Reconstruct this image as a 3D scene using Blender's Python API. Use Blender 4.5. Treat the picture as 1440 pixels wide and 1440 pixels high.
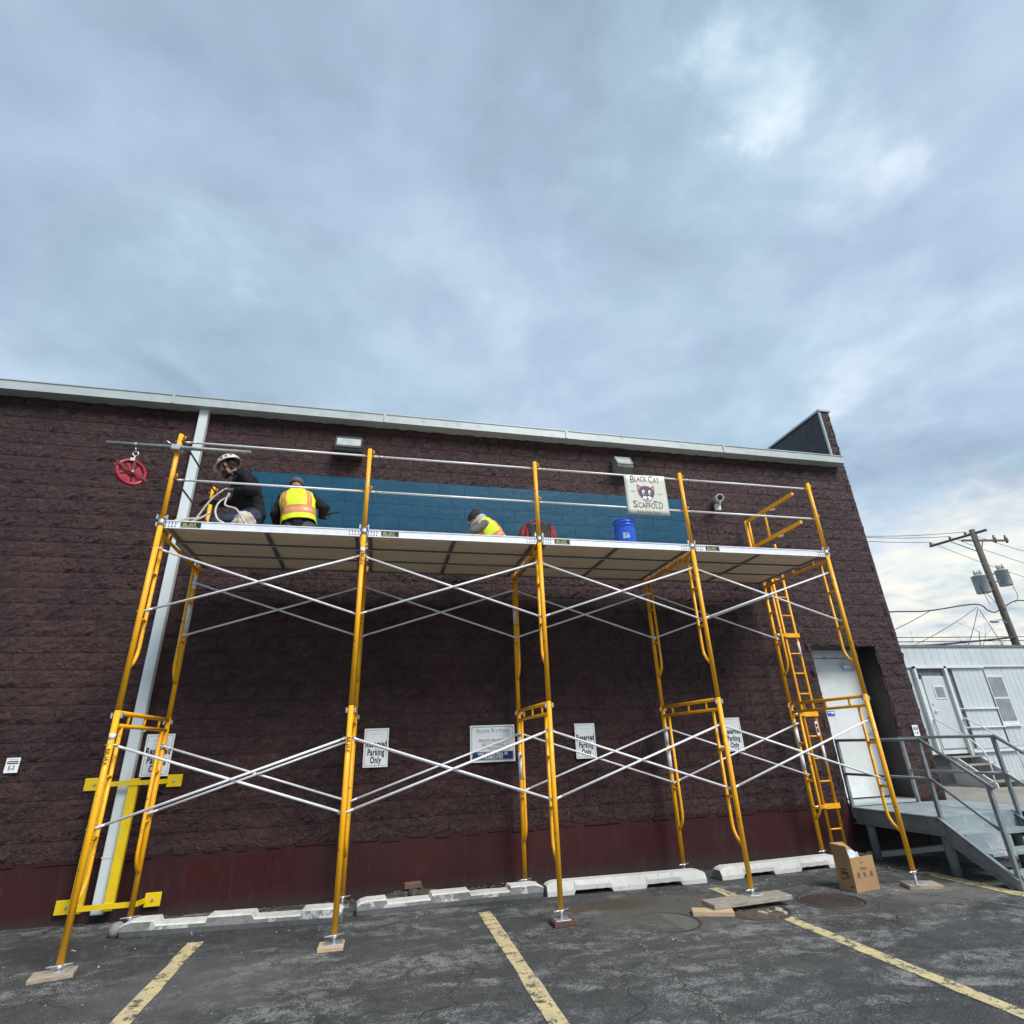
import bpy, bmesh, math, random
import numpy as np
from mathutils import Vector, Matrix, Euler, noise as mnoise

for o in list(bpy.data.objects): bpy.data.objects.remove(o, do_unlink=True)
S = bpy.context.scene
COL = S.collection
PI = math.pi
R = math.radians
random.seed(7)

# ------------------------------------------------------------------ camera
CAM = Vector((2.3899, -6.2375, 1.6))
YAW, PITCH, ROLL = 0.2422, 0.4006, -0.0395
FPX = 771.69 / 1440.0
cy, sy = math.cos(YAW), math.sin(YAW)
FWD = Vector((sy * math.cos(PITCH), cy * math.cos(PITCH), math.sin(PITCH)))
r0 = Vector((cy, -sy, 0)); u0 = r0.cross(FWD)
RGT = r0 * math.cos(ROLL) + u0 * math.sin(ROLL)
UPV = -r0 * math.sin(ROLL) + u0 * math.cos(ROLL)
cd = bpy.data.cameras.new('camera')
cd.sensor_width = 36; cd.sensor_fit = 'HORIZONTAL'; cd.lens = FPX * 36
cd.clip_start = 0.05; cd.clip_end = 3000
cam = bpy.data.objects.new('camera', cd); COL.objects.link(cam)
m = Matrix((RGT, UPV, -FWD)).transposed().to_4x4(); m.translation = CAM
cam.matrix_world = m
S.camera = cam

# ------------------------------------------------------------------ render / exposure
S.render.engine = 'CYCLES'
S.view_settings.view_transform = 'Standard'
S.view_settings.look = 'None'
S.view_settings.exposure = 1.42
S.view_settings.gamma = 1.0
S.view_settings.use_curve_mapping = False

# ------------------------------------------------------------------ world: overcast sky
SUN_DIR = Vector((0.38, -0.72, 0.95)).normalized()
W = bpy.data.worlds.new('World'); S.world = W; W.use_nodes = True
nt = W.node_tree; nt.nodes.clear()
def wn(t, **k):
    n = nt.nodes.new(t)
    for a, b in k.items(): setattr(n, a, b)
    return n
def wl(a, b): nt.links.new(a, b)
def wmath(op, a, b=None, c=None, clamp=False):
    n = wn('ShaderNodeMath', operation=op); n.use_clamp = clamp
    for i, v in enumerate((a, b, c)):
        if v is None: continue
        if hasattr(v, 'links'): wl(v, n.inputs[i])
        else: n.inputs[i].default_value = v
    return n.outputs[0]
def s2l(c): return tuple(((v / 255 + 0.055) / 1.055) ** 2.4 if v > 10 else v / 255 / 12.92 for v in c)
wout = wn('ShaderNodeOutputWorld'); bg = wn('ShaderNodeBackground'); bg2 = wn('ShaderNodeBackground')
sky = wn('ShaderNodeTexSky'); sky.sky_type = 'NISHITA'; sky.sun_disc = False
sky.sun_elevation = math.asin(SUN_DIR.z); sky.sun_rotation = math.atan2(SUN_DIR.x, SUN_DIR.y)
tcn = wn('ShaderNodeTexCoord')
nrm = wn('ShaderNodeVectorMath', operation='NORMALIZE'); wl(tcn.outputs['Generated'], nrm.inputs[0])
sx = wn('ShaderNodeSeparateXYZ'); wl(nrm.outputs[0], sx.inputs[0])
zz = wmath('MAXIMUM', sx.outputs[2], 0.0)
den = wmath('ADD', zz, 0.16)
cmb = wn('ShaderNodeCombineXYZ')
wl(wmath('DIVIDE', sx.outputs[0], den), cmb.inputs[0]); wl(wmath('DIVIDE', sx.outputs[1], den), cmb.inputs[1])
def wnoise(scale, detail, rough, dist, off):
    a = wn('ShaderNodeVectorMath', operation='ADD'); wl(cmb.outputs[0], a.inputs[0]); a.inputs[1].default_value = off
    n = wn('ShaderNodeTexNoise'); wl(a.outputs[0], n.inputs['Vector'])
    n.inputs['Scale'].default_value = scale; n.inputs['Detail'].default_value = detail
    n.inputs['Roughness'].default_value = rough; n.inputs['Distortion'].default_value = dist
    return n.outputs['Fac']
n1 = wnoise(0.9, 5, 0.5, 0.5, (3.1, 1.7, 0))
n2 = wnoise(2.3, 6, 0.52, 0.35, (7.3, 4.4, 2))
n3 = wnoise(6.0, 5, 0.55, 0.3, (1.3, 9.4, 5))
den1 = wmath('ADD', wmath('MULTIPLY', n1, 0.42), wmath('ADD', wmath('MULTIPLY', n2, 0.38), wmath('MULTIPLY', n3, 0.20)))
# brighter toward the horizon, with thin places in the cloud where the light comes through
hor = wmath('SUBTRACT', 1.0, wmath('MULTIPLY', zz, 1.6), clamp=True)
val = wmath('ADD', den1, wmath('MULTIPLY', hor, 0.085))
wpn = wn('ShaderNodeTexNoise'); wl(nrm.outputs[0], wpn.inputs['Vector']); wpn.inputs['Scale'].default_value = 7; wpn.inputs['Detail'].default_value = 5; wpn.inputs['Roughness'].default_value = .6
wps = wn('ShaderNodeVectorMath', operation='SUBTRACT'); wl(wpn.outputs['Color'], wps.inputs[0]); wps.inputs[1].default_value = (.5, .5, .5)
wpm = wn('ShaderNodeVectorMath', operation='MULTIPLY_ADD'); wl(wps.outputs[0], wpm.inputs[0]); wpm.inputs[1].default_value = (.34, .34, .34); wl(nrm.outputs[0], wpm.inputs[2])
wpd = wn('ShaderNodeVectorMath', operation='NORMALIZE'); wl(wpm.outputs[0], wpd.inputs[0])
def thin(d, deg, amt):
    dt = wn('ShaderNodeVectorMath', operation='DOT_PRODUCT'); wl(wpd.outputs[0], dt.inputs[0])
    dt.inputs[1].default_value = Vector(d).normalized()
    mr = wn('ShaderNodeMapRange'); mr.interpolation_type = 'SMOOTHSTEP'
    wl(dt.outputs['Value'], mr.inputs[0]); mr.inputs[1].default_value = math.cos(R(deg)); mr.inputs[2].default_value = 1.0
    mr.inputs[3].default_value = 0; mr.inputs[4].default_value = amt
    k = wmath('MULTIPLY', wmath('POWER', mr.outputs[0], 1.6), wmath('ADD', wmath('MULTIPLY', n2, 1.5), wmath('MULTIPLY', wmath('SUBTRACT', n3, 0.5), 2.2)))
    return k
def pdir(px, py): return FWD + RGT * (px - 720) / 771.69 - UPV * (py - 720) / 771.69
for (px, py, dg, am) in ((1064, 92, 6.5, .27), (1020, 40, 15, .12), (1204, 258, 6.5, .20), (1130, 225, 15, .10), (822, 310, 7, .18), (330, 355, 6, .16), (625, 395, 7, .10), (1270, 535, 11, .12), (1390, 865, 15, .14), (690, 500, 9, .05), (560, 90, 20, -.04), (120, 120, 26, -.05), (1370, 60, 12, -.03), (480, 620, 30, .03)):
    val = wmath('ADD', val, thin(pdir(px, py), dg, am))
rmp = wn('ShaderNodeValToRGB'); wl(wmath('ADD', wmath('MULTIPLY', val, 1.32), -0.17), rmp.inputs[0])
el = rmp.color_ramp.elements
el[0].position = 0.34; el[0].color = s2l((141, 159, 180)) + (1,)
el[1].position = 0.86; el[1].color = s2l((234, 240, 245)) + (1,)
for pz, c in ((0.44, (154, 174, 195)), (0.53, (164, 185, 206)), (0.61, (176, 196, 215)), (0.72, (200, 216, 229))):
    e = el.new(pz); e.color = s2l(c) + (1,)
tint = wn('ShaderNodeMix', data_type='RGBA', blend_type='MULTIPLY'); tint.inputs[0].default_value = 1
tm = wn('ShaderNodeMix', data_type='RGBA'); wl(wmath('MULTIPLY', wmath('SUBTRACT', wnoise(1.5, 3, .5, .3, (20.0, 3.0, 8.0)), .36, clamp=True), 3.5, clamp=True), tm.inputs[0])
tm.inputs[6].default_value = (1.025, .985, 1.005, 1); tm.inputs[7].default_value = (.972, 1.0, .972, 1)
wl(rmp.outputs[0], tint.inputs[6]); wl(tm.outputs[2], tint.inputs[7])
warm = wn('ShaderNodeMix', data_type='RGBA')
wl(thin(pdir(1400, 890), 17, .9), warm.inputs[0]); wl(tint.outputs[2], warm.inputs[6]); warm.inputs[7].default_value = s2l((238, 234, 218)) + (1,)
wl(warm.outputs[2], bg.inputs[0]); bg.inputs[1].default_value = 0.485
wl(sky.outputs[0], bg2.inputs[0]); bg2.inputs[1].default_value = 0.05
mixs = wn('ShaderNodeMixShader'); mixs.inputs[0].default_value = 0.93
wl(bg2.outputs[0], mixs.inputs[1]); wl(bg.outputs[0], mixs.inputs[2]); wl(mixs.outputs[0], wout.inputs[0])

# ------------------------------------------------------------------ sun (veiled by cloud)
sl = bpy.data.lights.new('sun', 'SUN'); sl.energy = 1.5; sl.angle = R(24); sl.color = (1.0, 0.965, 0.92)
so = bpy.data.objects.new('sun', sl); COL.objects.link(so)
so.rotation_euler = (-SUN_DIR).to_track_quat('-Z', 'Y').to_euler()

# ------------------------------------------------------------------ helpers
def tag(o, label=None, cat=None, group=None, kind=None):
    if label: o['label'] = label
    if cat: o['category'] = cat
    if group: o['group'] = group
    if kind: o['kind'] = kind
    return o
ORG = {}
def thing(name, label, cat, loc=(0, 0, 0), group=None):
    o = bpy.data.objects.new(name, None); COL.objects.link(o); o.location = loc
    o.empty_display_size = 0.1
    ORG[o.name] = Vector(loc)
    return tag(o, label, cat, group)
def org(o): return ORG.get(o.name, Vector((0, 0, 0)))

class MB:
    def __init__(s): s.v = []; s.f = []; s.m = []; s.sm = []
    def add(s, vs, fs, mi=0, sm=False):
        b = len(s.v); s.v += [tuple(v) for v in vs]
        for f in fs: s.f.append([b + i for i in f]); s.m.append(mi); s.sm.append(sm)
        return s
    def box(s, lo, hi, mi=0, M=None):
        x0, y0, z0 = lo; x1, y1, z1 = hi
        vs = [(x0, y0, z0), (x1, y0, z0), (x1, y1, z0), (x0, y1, z0), (x0, y0, z1), (x1, y0, z1), (x1, y1, z1), (x0, y1, z1)]
        if M is not None: vs = [M @ Vector(v) for v in vs]
        return s.add(vs, [(0, 3, 2, 1), (4, 5, 6, 7), (0, 1, 5, 4), (1, 2, 6, 5), (2, 3, 7, 6), (3, 0, 4, 7)], mi)
    def bar(s, a, b, w, h, up=(0, 0, 1), mi=0):   # rectangular bar from a to b
        a, b = Vector(a), Vector(b); d = (b - a).normalized(); up = Vector(up)
        if abs(d.dot(up)) > .98: up = Vector((0, 1, 0))
        sd = d.cross(up).normalized(); uu = sd.cross(d)
        vs = []
        for q in (a, b):
            for i, j in ((-1, -1), (1, -1), (1, 1), (-1, 1)): vs.append(q + sd * i * w / 2 + uu * j * h / 2)
        return s.add(vs, [(0, 1, 2, 3), (7, 6, 5, 4), (0, 4, 5, 1), (1, 5, 6, 2), (2, 6, 7, 3), (3, 7, 4, 0)], mi)
    def tube(s, pts, r, n=10, mi=0, cap=True):
        pts = [Vector(p) for p in pts]; rs = r if isinstance(r, (list, tuple)) else [r] * len(pts)
        d0 = (pts[1] - pts[0]).normalized()
        nr = d0.orthogonal().normalized(); rings = []
        for i, p in enumerate(pts):
            if i == 0: d = d0
            elif i == len(pts) - 1: d = (pts[i] - pts[i - 1]).normalized()
            else: d = ((pts[i] - pts[i - 1]).normalized() + (pts[i + 1] - pts[i]).normalized()).normalized()
            nr = (nr - d * nr.dot(d)).normalized(); bn = d.cross(nr)
            rings.append([p + (nr * math.cos(2 * PI * k / n) + bn * math.sin(2 * PI * k / n)) * rs[i] for k in range(n)])
        vs = [v for rg in rings for v in rg]; fs = []
        for i in range(len(pts) - 1):
            for k in range(n): fs.append((i * n + k, i * n + (k + 1) % n, (i + 1) * n + (k + 1) % n, (i + 1) * n + k))
        b = len(s.v); s.add(vs, fs, mi, True)
        if cap:
            s.f.append([b + k for k in range(n)][::-1]); s.m.append(mi); s.sm.append(False)
            s.f.append([b + (len(pts) - 1) * n + k for k in range(n)]); s.m.append(mi); s.sm.append(False)
        return s
    def prism(s, poly, axis, lo, hi, mi=0):   # poly in the two other axes, extruded along axis
        n = len(poly); vs = []
        for t in (lo, hi):
            for a, b in poly:
                vs.append({'x': (t, a, b), 'y': (a, t, b), 'z': (a, b, t)}[axis])
        fs = [tuple(range(n))[::-1], tuple(range(n, 2 * n))] + [(i, (i + 1) % n, n + (i + 1) % n, n + i) for i in range(n)]
        return s.add(vs, fs, mi)
    def lathe(s, prof, c=(0, 0, 0), n=24, mi=0, M=None, sm=True):   # prof: (r, z)
        vs = []; fs = []
        for r_, z_ in prof:
            for k in range(n):
                v = Vector((r_ * math.cos(2 * PI * k / n), r_ * math.sin(2 * PI * k / n), z_))
                if M is not None: v = M @ v
                vs.append(v + Vector(c))
        for i in range(len(prof) - 1):
            for k in range(n): fs.append((i * n + k, i * n + (k + 1) % n, (i + 1) * n + (k + 1) % n, (i + 1) * n + k))
        return s.add(vs, fs, mi, sm)
    def ell(s, c, r, nu=14, nv=9, mi=0, M=None):
        vs = []; fs = []
        for j in range(nv + 1):
            t = -PI / 2 + PI * j / nv
            for i in range(nu):
                v = Vector((r[0] * math.cos(t) * math.cos(2 * PI * i / nu), r[1] * math.cos(t) * math.sin(2 * PI * i / nu), r[2] * math.sin(t)))
                if M is not None: v = M @ v
                vs.append(v + Vector(c))
        for j in range(nv):
            for i in range(nu): fs.append((j * nu + i, j * nu + (i + 1) % nu, (j + 1) * nu + (i + 1) % nu, (j + 1) * nu + i))
        return s.add(vs, fs, mi, True)
    def mesh(s, name, mats, off=Vector((0, 0, 0)), bevel=0, fix=True):
        me = bpy.data.meshes.new(name)
        me.from_pydata([(v[0] - off.x, v[1] - off.y, v[2] - off.z) for v in s.v], [], s.f)
        for mm in (mats if isinstance(mats, (list, tuple)) else [mats]): me.materials.append(mm)
        me.polygons.foreach_set('material_index', s.m); me.polygons.foreach_set('use_smooth', s.sm)
        if fix or bevel:
            bm = bmesh.new(); bm.from_mesh(me)
            bmesh.ops.remove_doubles(bm, verts=bm.verts, dist=1e-6)
            bmesh.ops.recalc_face_normals(bm, faces=bm.faces)
            if bevel:
                es = [e for e in bm.edges if len(e.link_faces) == 2 and e.calc_face_angle(0) > 0.6]
                bmesh.ops.bevel(bm, geom=es, offset=bevel, segments=1, affect='EDGES', clamp_overlap=True)
            bm.to_mesh(me); bm.free()
        me.update()
        return me
    def build(s, name, mats, parent=None, bevel=0, label=None, fix=True):
        off = org(parent) if parent is not None else Vector((0, 0, 0))
        o = bpy.data.objects.new(name, s.mesh(name, mats, off, bevel, fix)); COL.objects.link(o)
        if parent is not None:
            o.parent = parent; ORG[o.name] = off
        if label: o['label'] = label
        return o
def lone(mb, name, mats, label, cat, base, group=None, bevel=0):   # a thing that is one mesh, origin at its base
    o = bpy.data.objects.new(name, mb.mesh(name, mats, Vector(base), bevel)); COL.objects.link(o); o.location = base
    ORG[o.name] = Vector(base)
    return tag(o, label, cat, group)
def dup(root, loc, label=None, rz=None, scale=None):
    def cp(o, par):
        c = o.copy(); COL.objects.link(c); c.parent = par
        for ch in o.children: cp(ch, c)
        return c
    c = cp(root, None); c.location = loc; ORG[c.name] = Vector(loc)
    if rz is not None: c.rotation_euler.z = rz
    if scale is not None: c.scale = scale
    if label: c['label'] = label
    return c
def text(body, size, M, mat_, parent, name='lettering', xs=1.0, align='CENTER', ext=0.0006, bend=0.0, fn=None, shear=0, spacing=1.0, bold=0.0, fit=None):
    cu = bpy.data.curves.new('t', 'FONT'); cu.body = body; cu.size = size; cu.align_x = align; cu.align_y = 'CENTER'
    cu.extrude = ext; cu.resolution_u = 3; cu.shear = shear; cu.space_character = spacing; cu.offset = bold
    ob = bpy.data.objects.new('t', cu); COL.objects.link(ob)
    me = bpy.data.meshes.new_from_object(ob.evaluated_get(bpy.context.evaluated_depsgraph_get()))
    bpy.data.objects.remove(ob)
    off = org(parent)
    if fit:
        xa_, xb_ = min(v.co.x for v in me.vertices), max(v.co.x for v in me.vertices)
        xs = fit / (xb_ - xa_)
        for v in me.vertices: v.co.x -= (xa_ + xb_) / 2
    for v in me.vertices:
        x, y, z = v.co.x * xs, v.co.y, v.co.z
        if fn: x, y = fn(x, y)
        v.co = (M @ Vector((x, y, z))) - off
    me.materials.clear(); me.materials.append(mat_); me.name = name
    o = bpy.data.objects.new(name, me); COL.objects.link(o); o.parent = parent; ORG[o.name] = off
    return o
def facing(x, y, z):   # text plane facing the viewer side (-Y)
    return Matrix.Translation((x, y, z)) @ Matrix.Rotation(PI / 2, 4, 'X')

# ------------------------------------------------------------------ materials
class NB:
    def __init__(s, name):
        s.m = bpy.data.materials.new(name); s.m.use_nodes = True; s.t = s.m.node_tree
        s.b = s.t.nodes['Principled BSDF']; s.out = s.t.nodes['Material Output']
    def n(s, t, **k):
        nd = s.t.nodes.new(t)
        for a, b in k.items(): setattr(nd, a, b)
        return nd
    def l(s, a, b): s.t.links.new(a, b)
    def put(s, sock, v):
        if hasattr(v, 'links'): s.l(v, sock)
        else:
            if isinstance(v, tuple) and len(v) == 3 and sock.type == 'RGBA': v = v + (1,)
            sock.default_value = v
    def pos(s, world=True):
        if world: return s.n('ShaderNodeNewGeometry').outputs['Position']
        return s.n('ShaderNodeTexCoord').outputs['Object']
    def mapv(s, v, sc=(1, 1, 1), rot=(0, 0, 0), loc=(0, 0, 0)):
        n = s.n('ShaderNodeMapping'); s.l(v, n.inputs[0]); n.inputs['Scale'].default_value = sc; n.inputs['Rotation'].default_value = rot; n.inputs['Location'].default_value = loc
        return n.outputs[0]
    def noise(s, v, scale, detail=4, rough=.55, dist=0):
        n = s.n('ShaderNodeTexNoise'); s.l(v, n.inputs['Vector'])
        n.inputs['Scale'].default_value = scale; n.inputs['Detail'].default_value = detail; n.inputs['Roughness'].default_value = rough; n.inputs['Distortion'].default_value = dist
        return n.outputs['Fac']
    def ramp(s, f, a, b):
        n = s.n('ShaderNodeMapRange'); n.interpolation_type = 'SMOOTHSTEP'; s.put(n.inputs[0], f)
        n.inputs[1].default_value = a; n.inputs[2].default_value = b
        return n.outputs[0]
    def math(s, op, a, b=0.0, clamp=False):
        n = s.n('ShaderNodeMath', operation=op); n.use_clamp = clamp; s.put(n.inputs[0], a); s.put(n.inputs[1], b)
        return n.outputs[0]
    def mix(s, f, a, b, mode='MIX'):
        n = s.n('ShaderNodeMix', data_type='RGBA', blend_type=mode); s.put(n.inputs[0], f); s.put(n.inputs[6], a); s.put(n.inputs[7], b)
        return n.outputs[2]
    def sep(s, v):
        n = s.n('ShaderNodeSeparateXYZ'); s.l(v, n.inputs[0]); return n.outputs
    def bump(s, h, strength, dist=.01):
        n = s.n('ShaderNodeBump'); s.l(h, n.inputs['Height']); n.inputs['Strength'].default_value = strength; n.inputs['Distance'].default_value = dist
        s.l(n.outputs[0], s.b.inputs['Normal'])
    def set(s, **k):
        for a, v in k.items(): s.put(s.b.inputs[a.replace('_', ' ')], v)
        return s.m
def M(name, c1, c2=None, scale=6, rough=.5, metal=0, bump=0, bscale=60, world=False, stretch=(1, 1, 1), lo=.38, hi=.62, spec=.5, c3=None, s3=40, lo3=.6, hi3=.68):
    b = NB(name); v = b.mapv(b.pos(world), stretch); col = c1
    if c2: col = b.mix(b.ramp(b.noise(v, scale, 5, .6), lo, hi), c1, c2)
    if c3: col = b.mix(b.ramp(b.noise(v, s3, 4, .6), lo3, hi3), col, c3)
    if bump: b.bump(b.noise(v, bscale, 4, .6), bump)
    rg = rough
    if c2: rg = b.math('MULTIPLY', b.noise(v, scale * 3, 3), rough * 2, True)
    return b.set(Base_Color=col, Roughness=rg, Metallic=metal, Specular_IOR_Level=spec)

YW = 1.685; ZC0 = 0.60; CH = 0.2035; BL = 0.4064
def gz(x, y=0.0):
    t = min(max((y - 1.9) / 5.4, 0), 1); t = t * t * (3 - 2 * t)
    return 0.012 - 0.0104 * min(max(x, -15), 12) + 0.17 * t

m_steel = M('galvanised_steel', (.52, .54, .56), (.66, .68, .70), 30, .38, .75, .1, 120)
m_brace = M('brace_tube_steel', (.76, .77, .78), (.86, .86, .87), 25, .42, .12, .05, 90)
m_alu = M('aluminium', (.76, .77, .80), (.84, .85, .87), 12, .42, .15, .05, 60, c3=(.45, .45, .46), s3=16, lo3=.68, hi3=.76)
m_yel = M('scaffold_yellow_paint', (.95, .445, .006), (.90, .40, .006), 7, .42, 0, .06, 60, c3=(.30, .17, .08), s3=24, lo3=.62, hi3=.69)
m_wht = M('white_tape', (.78, .76, .72), (.66, .63, .58), 30, .6)
m_guard = M('guard_yellow_paint', (.80, .57, .006), (.74, .50, .008), 6, .45, 0, .08, 40, c3=(.35, .27, .05), s3=22, lo3=.70, hi3=.77)
m_blk = M('black_rubber', (.015, .015, .016), (.03, .03, .032), 20, .6)
m_ink = M('black_ink', (.012, .012, .014), None, rough=.6)
# ------------------------------------------------------------------ ground
def mat_asphalt():
    b = NB('asphalt'); P = b.pos(True); wv = b.mapv(P, (1, 1, 0))
    big = b.noise(wv, .55, 4, .6, .6)
    st = b.noise(b.mapv(P, (.55, 1.5, 0), (0, 0, .35)), 1.6, 6, .68, .8)
    mid = b.noise(wv, 6.5, 6, .72, .5)
    fine = b.noise(wv, 95, 3, .75); grit = b.noise(wv, 320, 2, .7)
    m2 = b.noise(wv, 26, 5, .75, .3)
    col = b.mix(b.ramp(big, .3, .7), (.033, .036, .037), (.058, .060, .060))
    col = b.mix(b.math('MULTIPLY', b.ramp(mid, .38, .66), .5), col, (.092, .093, .092))
    # grit: pale worn stones, dense where the surface is scuffed
    L = b.math('MULTIPLY', b.ramp(st, .40, .66), b.ramp(mid, .30, .64))
    g1 = b.math('ADD', b.noise(wv, 48, 6, .8, .2), b.math('MULTIPLY', L, .20))
    col = b.mix(b.math('MULTIPLY', b.ramp(g1, .56, .70), .80), col, (.29, .29, .285))
    g2 = b.math('ADD', fine, b.math('MULTIPLY', L, .12))
    col = b.mix(b.math('MULTIPLY', b.ramp(g2, .56, .70), .7), col, (.33, .33, .325))
    col = b.mix(b.math('MULTIPLY', b.ramp(fine, .44, .32), .8), col, (.010, .011, .012))
    col = b.mix(b.math('MULTIPLY', b.ramp(m2, .42, .30), .7), col, (.013, .014, .015))
    col = b.mix(b.math('MULTIPLY', b.ramp(grit, .60, .72), .5), col, (.34, .34, .335))
    col = b.mix(b.math('MULTIPLY', b.ramp(grit, .42, .32), .5), col, (.014, .014, .014))
    # hairline cracks
    wp = b.n('ShaderNodeVectorMath', operation='ADD'); b.l(wv, wp.inputs[0])
    nz = b.n('ShaderNodeTexNoise'); b.l(wv, nz.inputs['Vector']); nz.inputs['Scale'].default_value = 2.2; nz.inputs['Detail'].default_value = 5
    sc = b.n('ShaderNodeVectorMath', operation='SCALE'); b.l(nz.outputs['Color'], sc.inputs[0]); sc.inputs['Scale'].default_value = .55
    b.l(sc.outputs[0], wp.inputs[1])
    vo = b.n('ShaderNodeTexVoronoi', feature='DISTANCE_TO_EDGE'); b.l(wp.outputs[0], vo.inputs['Vector']); vo.inputs['Scale'].default_value = .8
    crack = b.math('MULTIPLY', b.ramp(vo.outputs['Distance'], .016, .003), b.ramp(b.noise(wv, .9, 2), .46, .6))
    col = b.mix(b.math('MULTIPLY', b.math('MULTIPLY', crack, b.ramp(m2, .42, .55)), .5), col, (.014, .014, .014))
    # rusty silt stain washed out from under the wheel stop, greyer silt beside it
    def blob(cx, cy_, rx, ry, amt, c, n0=.25):
        nonlocal col
        s_ = b.sep(P)
        dx = b.math('DIVIDE', b.math('SUBTRACT', s_[0], cx), rx); dy = b.math('DIVIDE', b.math('SUBTRACT', s_[1], cy_), ry)
        d = b.math('ADD', b.math('MULTIPLY', dx, dx), b.math('MULTIPLY', dy, dy))
        d = b.math('ADD', d, b.math('MULTIPLY', b.math('SUBTRACT', b.noise(wv, 2.6, 5, .65), .5), 2.2))
        col = b.mix(b.math('MULTIPLY', b.ramp(d, 1.0, n0), amt), col, c)
    blob(5.5, .15, 1.15, .75, .75, (.115, .108, .094))
    blob(4.95, .50, .75, .26, .8, (.075, .056, .034))
    blob(8.6, -.25, 1.0, .45, .55, (.18, .172, .155))
    blob(.2, .75, 1.5, .5, .6, (.035, .035, .036))
    blob(1.2, -.5, 1.0, .8, .5, (.15, .15, .15), .0)
    b.bump(b.math('ADD', b.math('MULTIPLY', grit, .5), b.math('ADD', b.math('ADD', fine, m2), b.math('MULTIPLY', crack, -1.2))), .7, .016)
    return b.set(Base_Color=col, Roughness=b.math('ADD', b.math('MULTIPLY', mid, -.25), .92), Specular_IOR_Level=.35)
m_asph = mat_asphalt()
def lin(a, b_, n): return [a + (b_ - a) * i / n for i in range(n + 1)]
def sheet(xs, ys, dz, zf=gz):
    mb = MB(); nx, ny = len(xs), len(ys)
    vs = [(x, y, zf(x, y) + dz) for y in ys for x in xs]
    mb.add(vs, [(j * nx + i, j * nx + i + 1, (j + 1) * nx + i + 1, (j + 1) * nx + i) for j in range(ny - 1) for i in range(nx - 1)])
    return mb
gx = [-900, -120, -30, -15] + lin(-10, 14, 48) + [18, 24, 40, 120, 900]
gy = [-900, -120, -30, -14] + lin(-9, 9, 36) + [14, 30, 120, 900]
pl = sheet(gx, gy, 0).build('parking_lot', m_asph, fix=False); tag(pl, kind='structure')

def mat_concrete(name, c1, c2, c3, s=3.0, bump=.25):
    b = NB(name); P = b.pos(True)
    col = b.mix(b.ramp(b.noise(P, s * .4, 5, .6, .4), .35, .65), c1, c2)
    col = b.mix(b.math('MULTIPLY', b.ramp(b.noise(P, s * 4, 5, .7), .54, .7), .7), col, c3)
    f = b.noise(P, 110, 3, .7); col = b.mix(b.math('MULTIPLY', b.ramp(f, .58, .72), .5), col, tuple(v * .45 for v in c1))
    b.bump(f, bump, .01)
    return b.set(Base_Color=col, Roughness=.88, Specular_IOR_Level=.3)
m_yard = mat_concrete('yard_concrete', (.30, .275, .235), (.21, .20, .18), (.14, .135, .12), 1.4)
sheet([11.23, 12.5, 15, 20, 30, 50, 90], [-1.2, .2, 1.0] + lin(1.4, 8.2, 17) + [12, 20, 60], .006).build('concrete_yard', m_yard, fix=False)['kind'] = 'structure'

# painted bay lines, flaking
def mat_line():
    b = NB('worn_yellow_line_paint'); P = b.pos(True); wv = b.mapv(P, (1, 1, 0))
    f = b.math('ADD', b.math('MULTIPLY', b.noise(wv, 9, 6, .75, .3), .7), b.math('MULTIPLY', b.noise(wv, 60, 4, .7), .3))
    paint = b.mix(b.ramp(b.noise(wv, 5, 4), .35, .65), (.60, .49, .25), (.48, .41, .25))
    col = b.mix(b.ramp(f, .50, .57), paint, (.085, .080, .068))
    fl = b.math('ADD', b.ramp(b.noise(wv, 150, 3, .7), .52, .66), 0)
    col = b.mix(b.math('MULTIPLY', fl, .6), col, (.10, .095, .08))
    b.bump(f, .3, .01)
    return b.set(Base_Color=col, Roughness=.85, Specular_IOR_Level=.3)
m_line = mat_line()
def line(x0, x1, ya, yb, wob=.008):
    mb = MB(); n = 40; rng = random.Random(int(x0 * 10)); vs = []
    for i in range(n + 1):
        y = ya + (yb - ya) * i / n
        a = x0 + rng.uniform(-wob, wob); c = x1 + rng.uniform(-wob, wob)
        vs += [(a, y, gz(a) + .004), (c, y, gz(c) + .004)]
    mb.add(vs, [(2 * i, 2 * i + 1, 2 * i + 3, 2 * i + 2) for i in range(n)])
    o = mb.build('painted_line', m_line, fix=False); o['kind'] = 'structure'
    return o
line(.80, .93, .58, -7.5); line(3.555, 3.685, .675, -7.5); line(6.33, 6.47, .775, -7.5); line(9.17, 9.36, .62, -7.5)
# the long crack, filled with pale grit
m_crack = M('crack_grit', (.17, .165, .155), (.03, .03, .03), 45, .95, bump=.5, bscale=120, world=True, lo=.42, hi=.58)
def crack(pts, w, seed):
    rng = random.Random(seed); P = []
    for (a, b_) in zip(pts[:-1], pts[1:]):
        k = max(2, int(math.dist(a, b_) / .05))
        for i in range(k): P.append((a[0] + (b_[0] - a[0]) * i / k + rng.uniform(-.025, .025), a[1] + (b_[1] - a[1]) * i / k))
    vs = []; fs = []
    for i, (x, y) in enumerate(P):
        ww = w * rng.uniform(.25, 1.0)
        vs += [(x - ww, y, gz(x) + .003), (x + ww, y, gz(x) + .003)]
    for i in range(len(P) - 1): fs.append((2 * i, 2 * i + 1, 2 * i + 3, 2 * i + 2))
    o = MB().add(vs, fs).build('pavement_crack', m_crack, fix=False); o['kind'] = 'structure'
crack([(4.62, -.35), (4.80, -.63), (4.70, -.95), (4.72, -1.25), (4.64, -1.66), (4.66, -2.0), (4.58, -2.4), (4.5, -3.6)], .028, 3)
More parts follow.
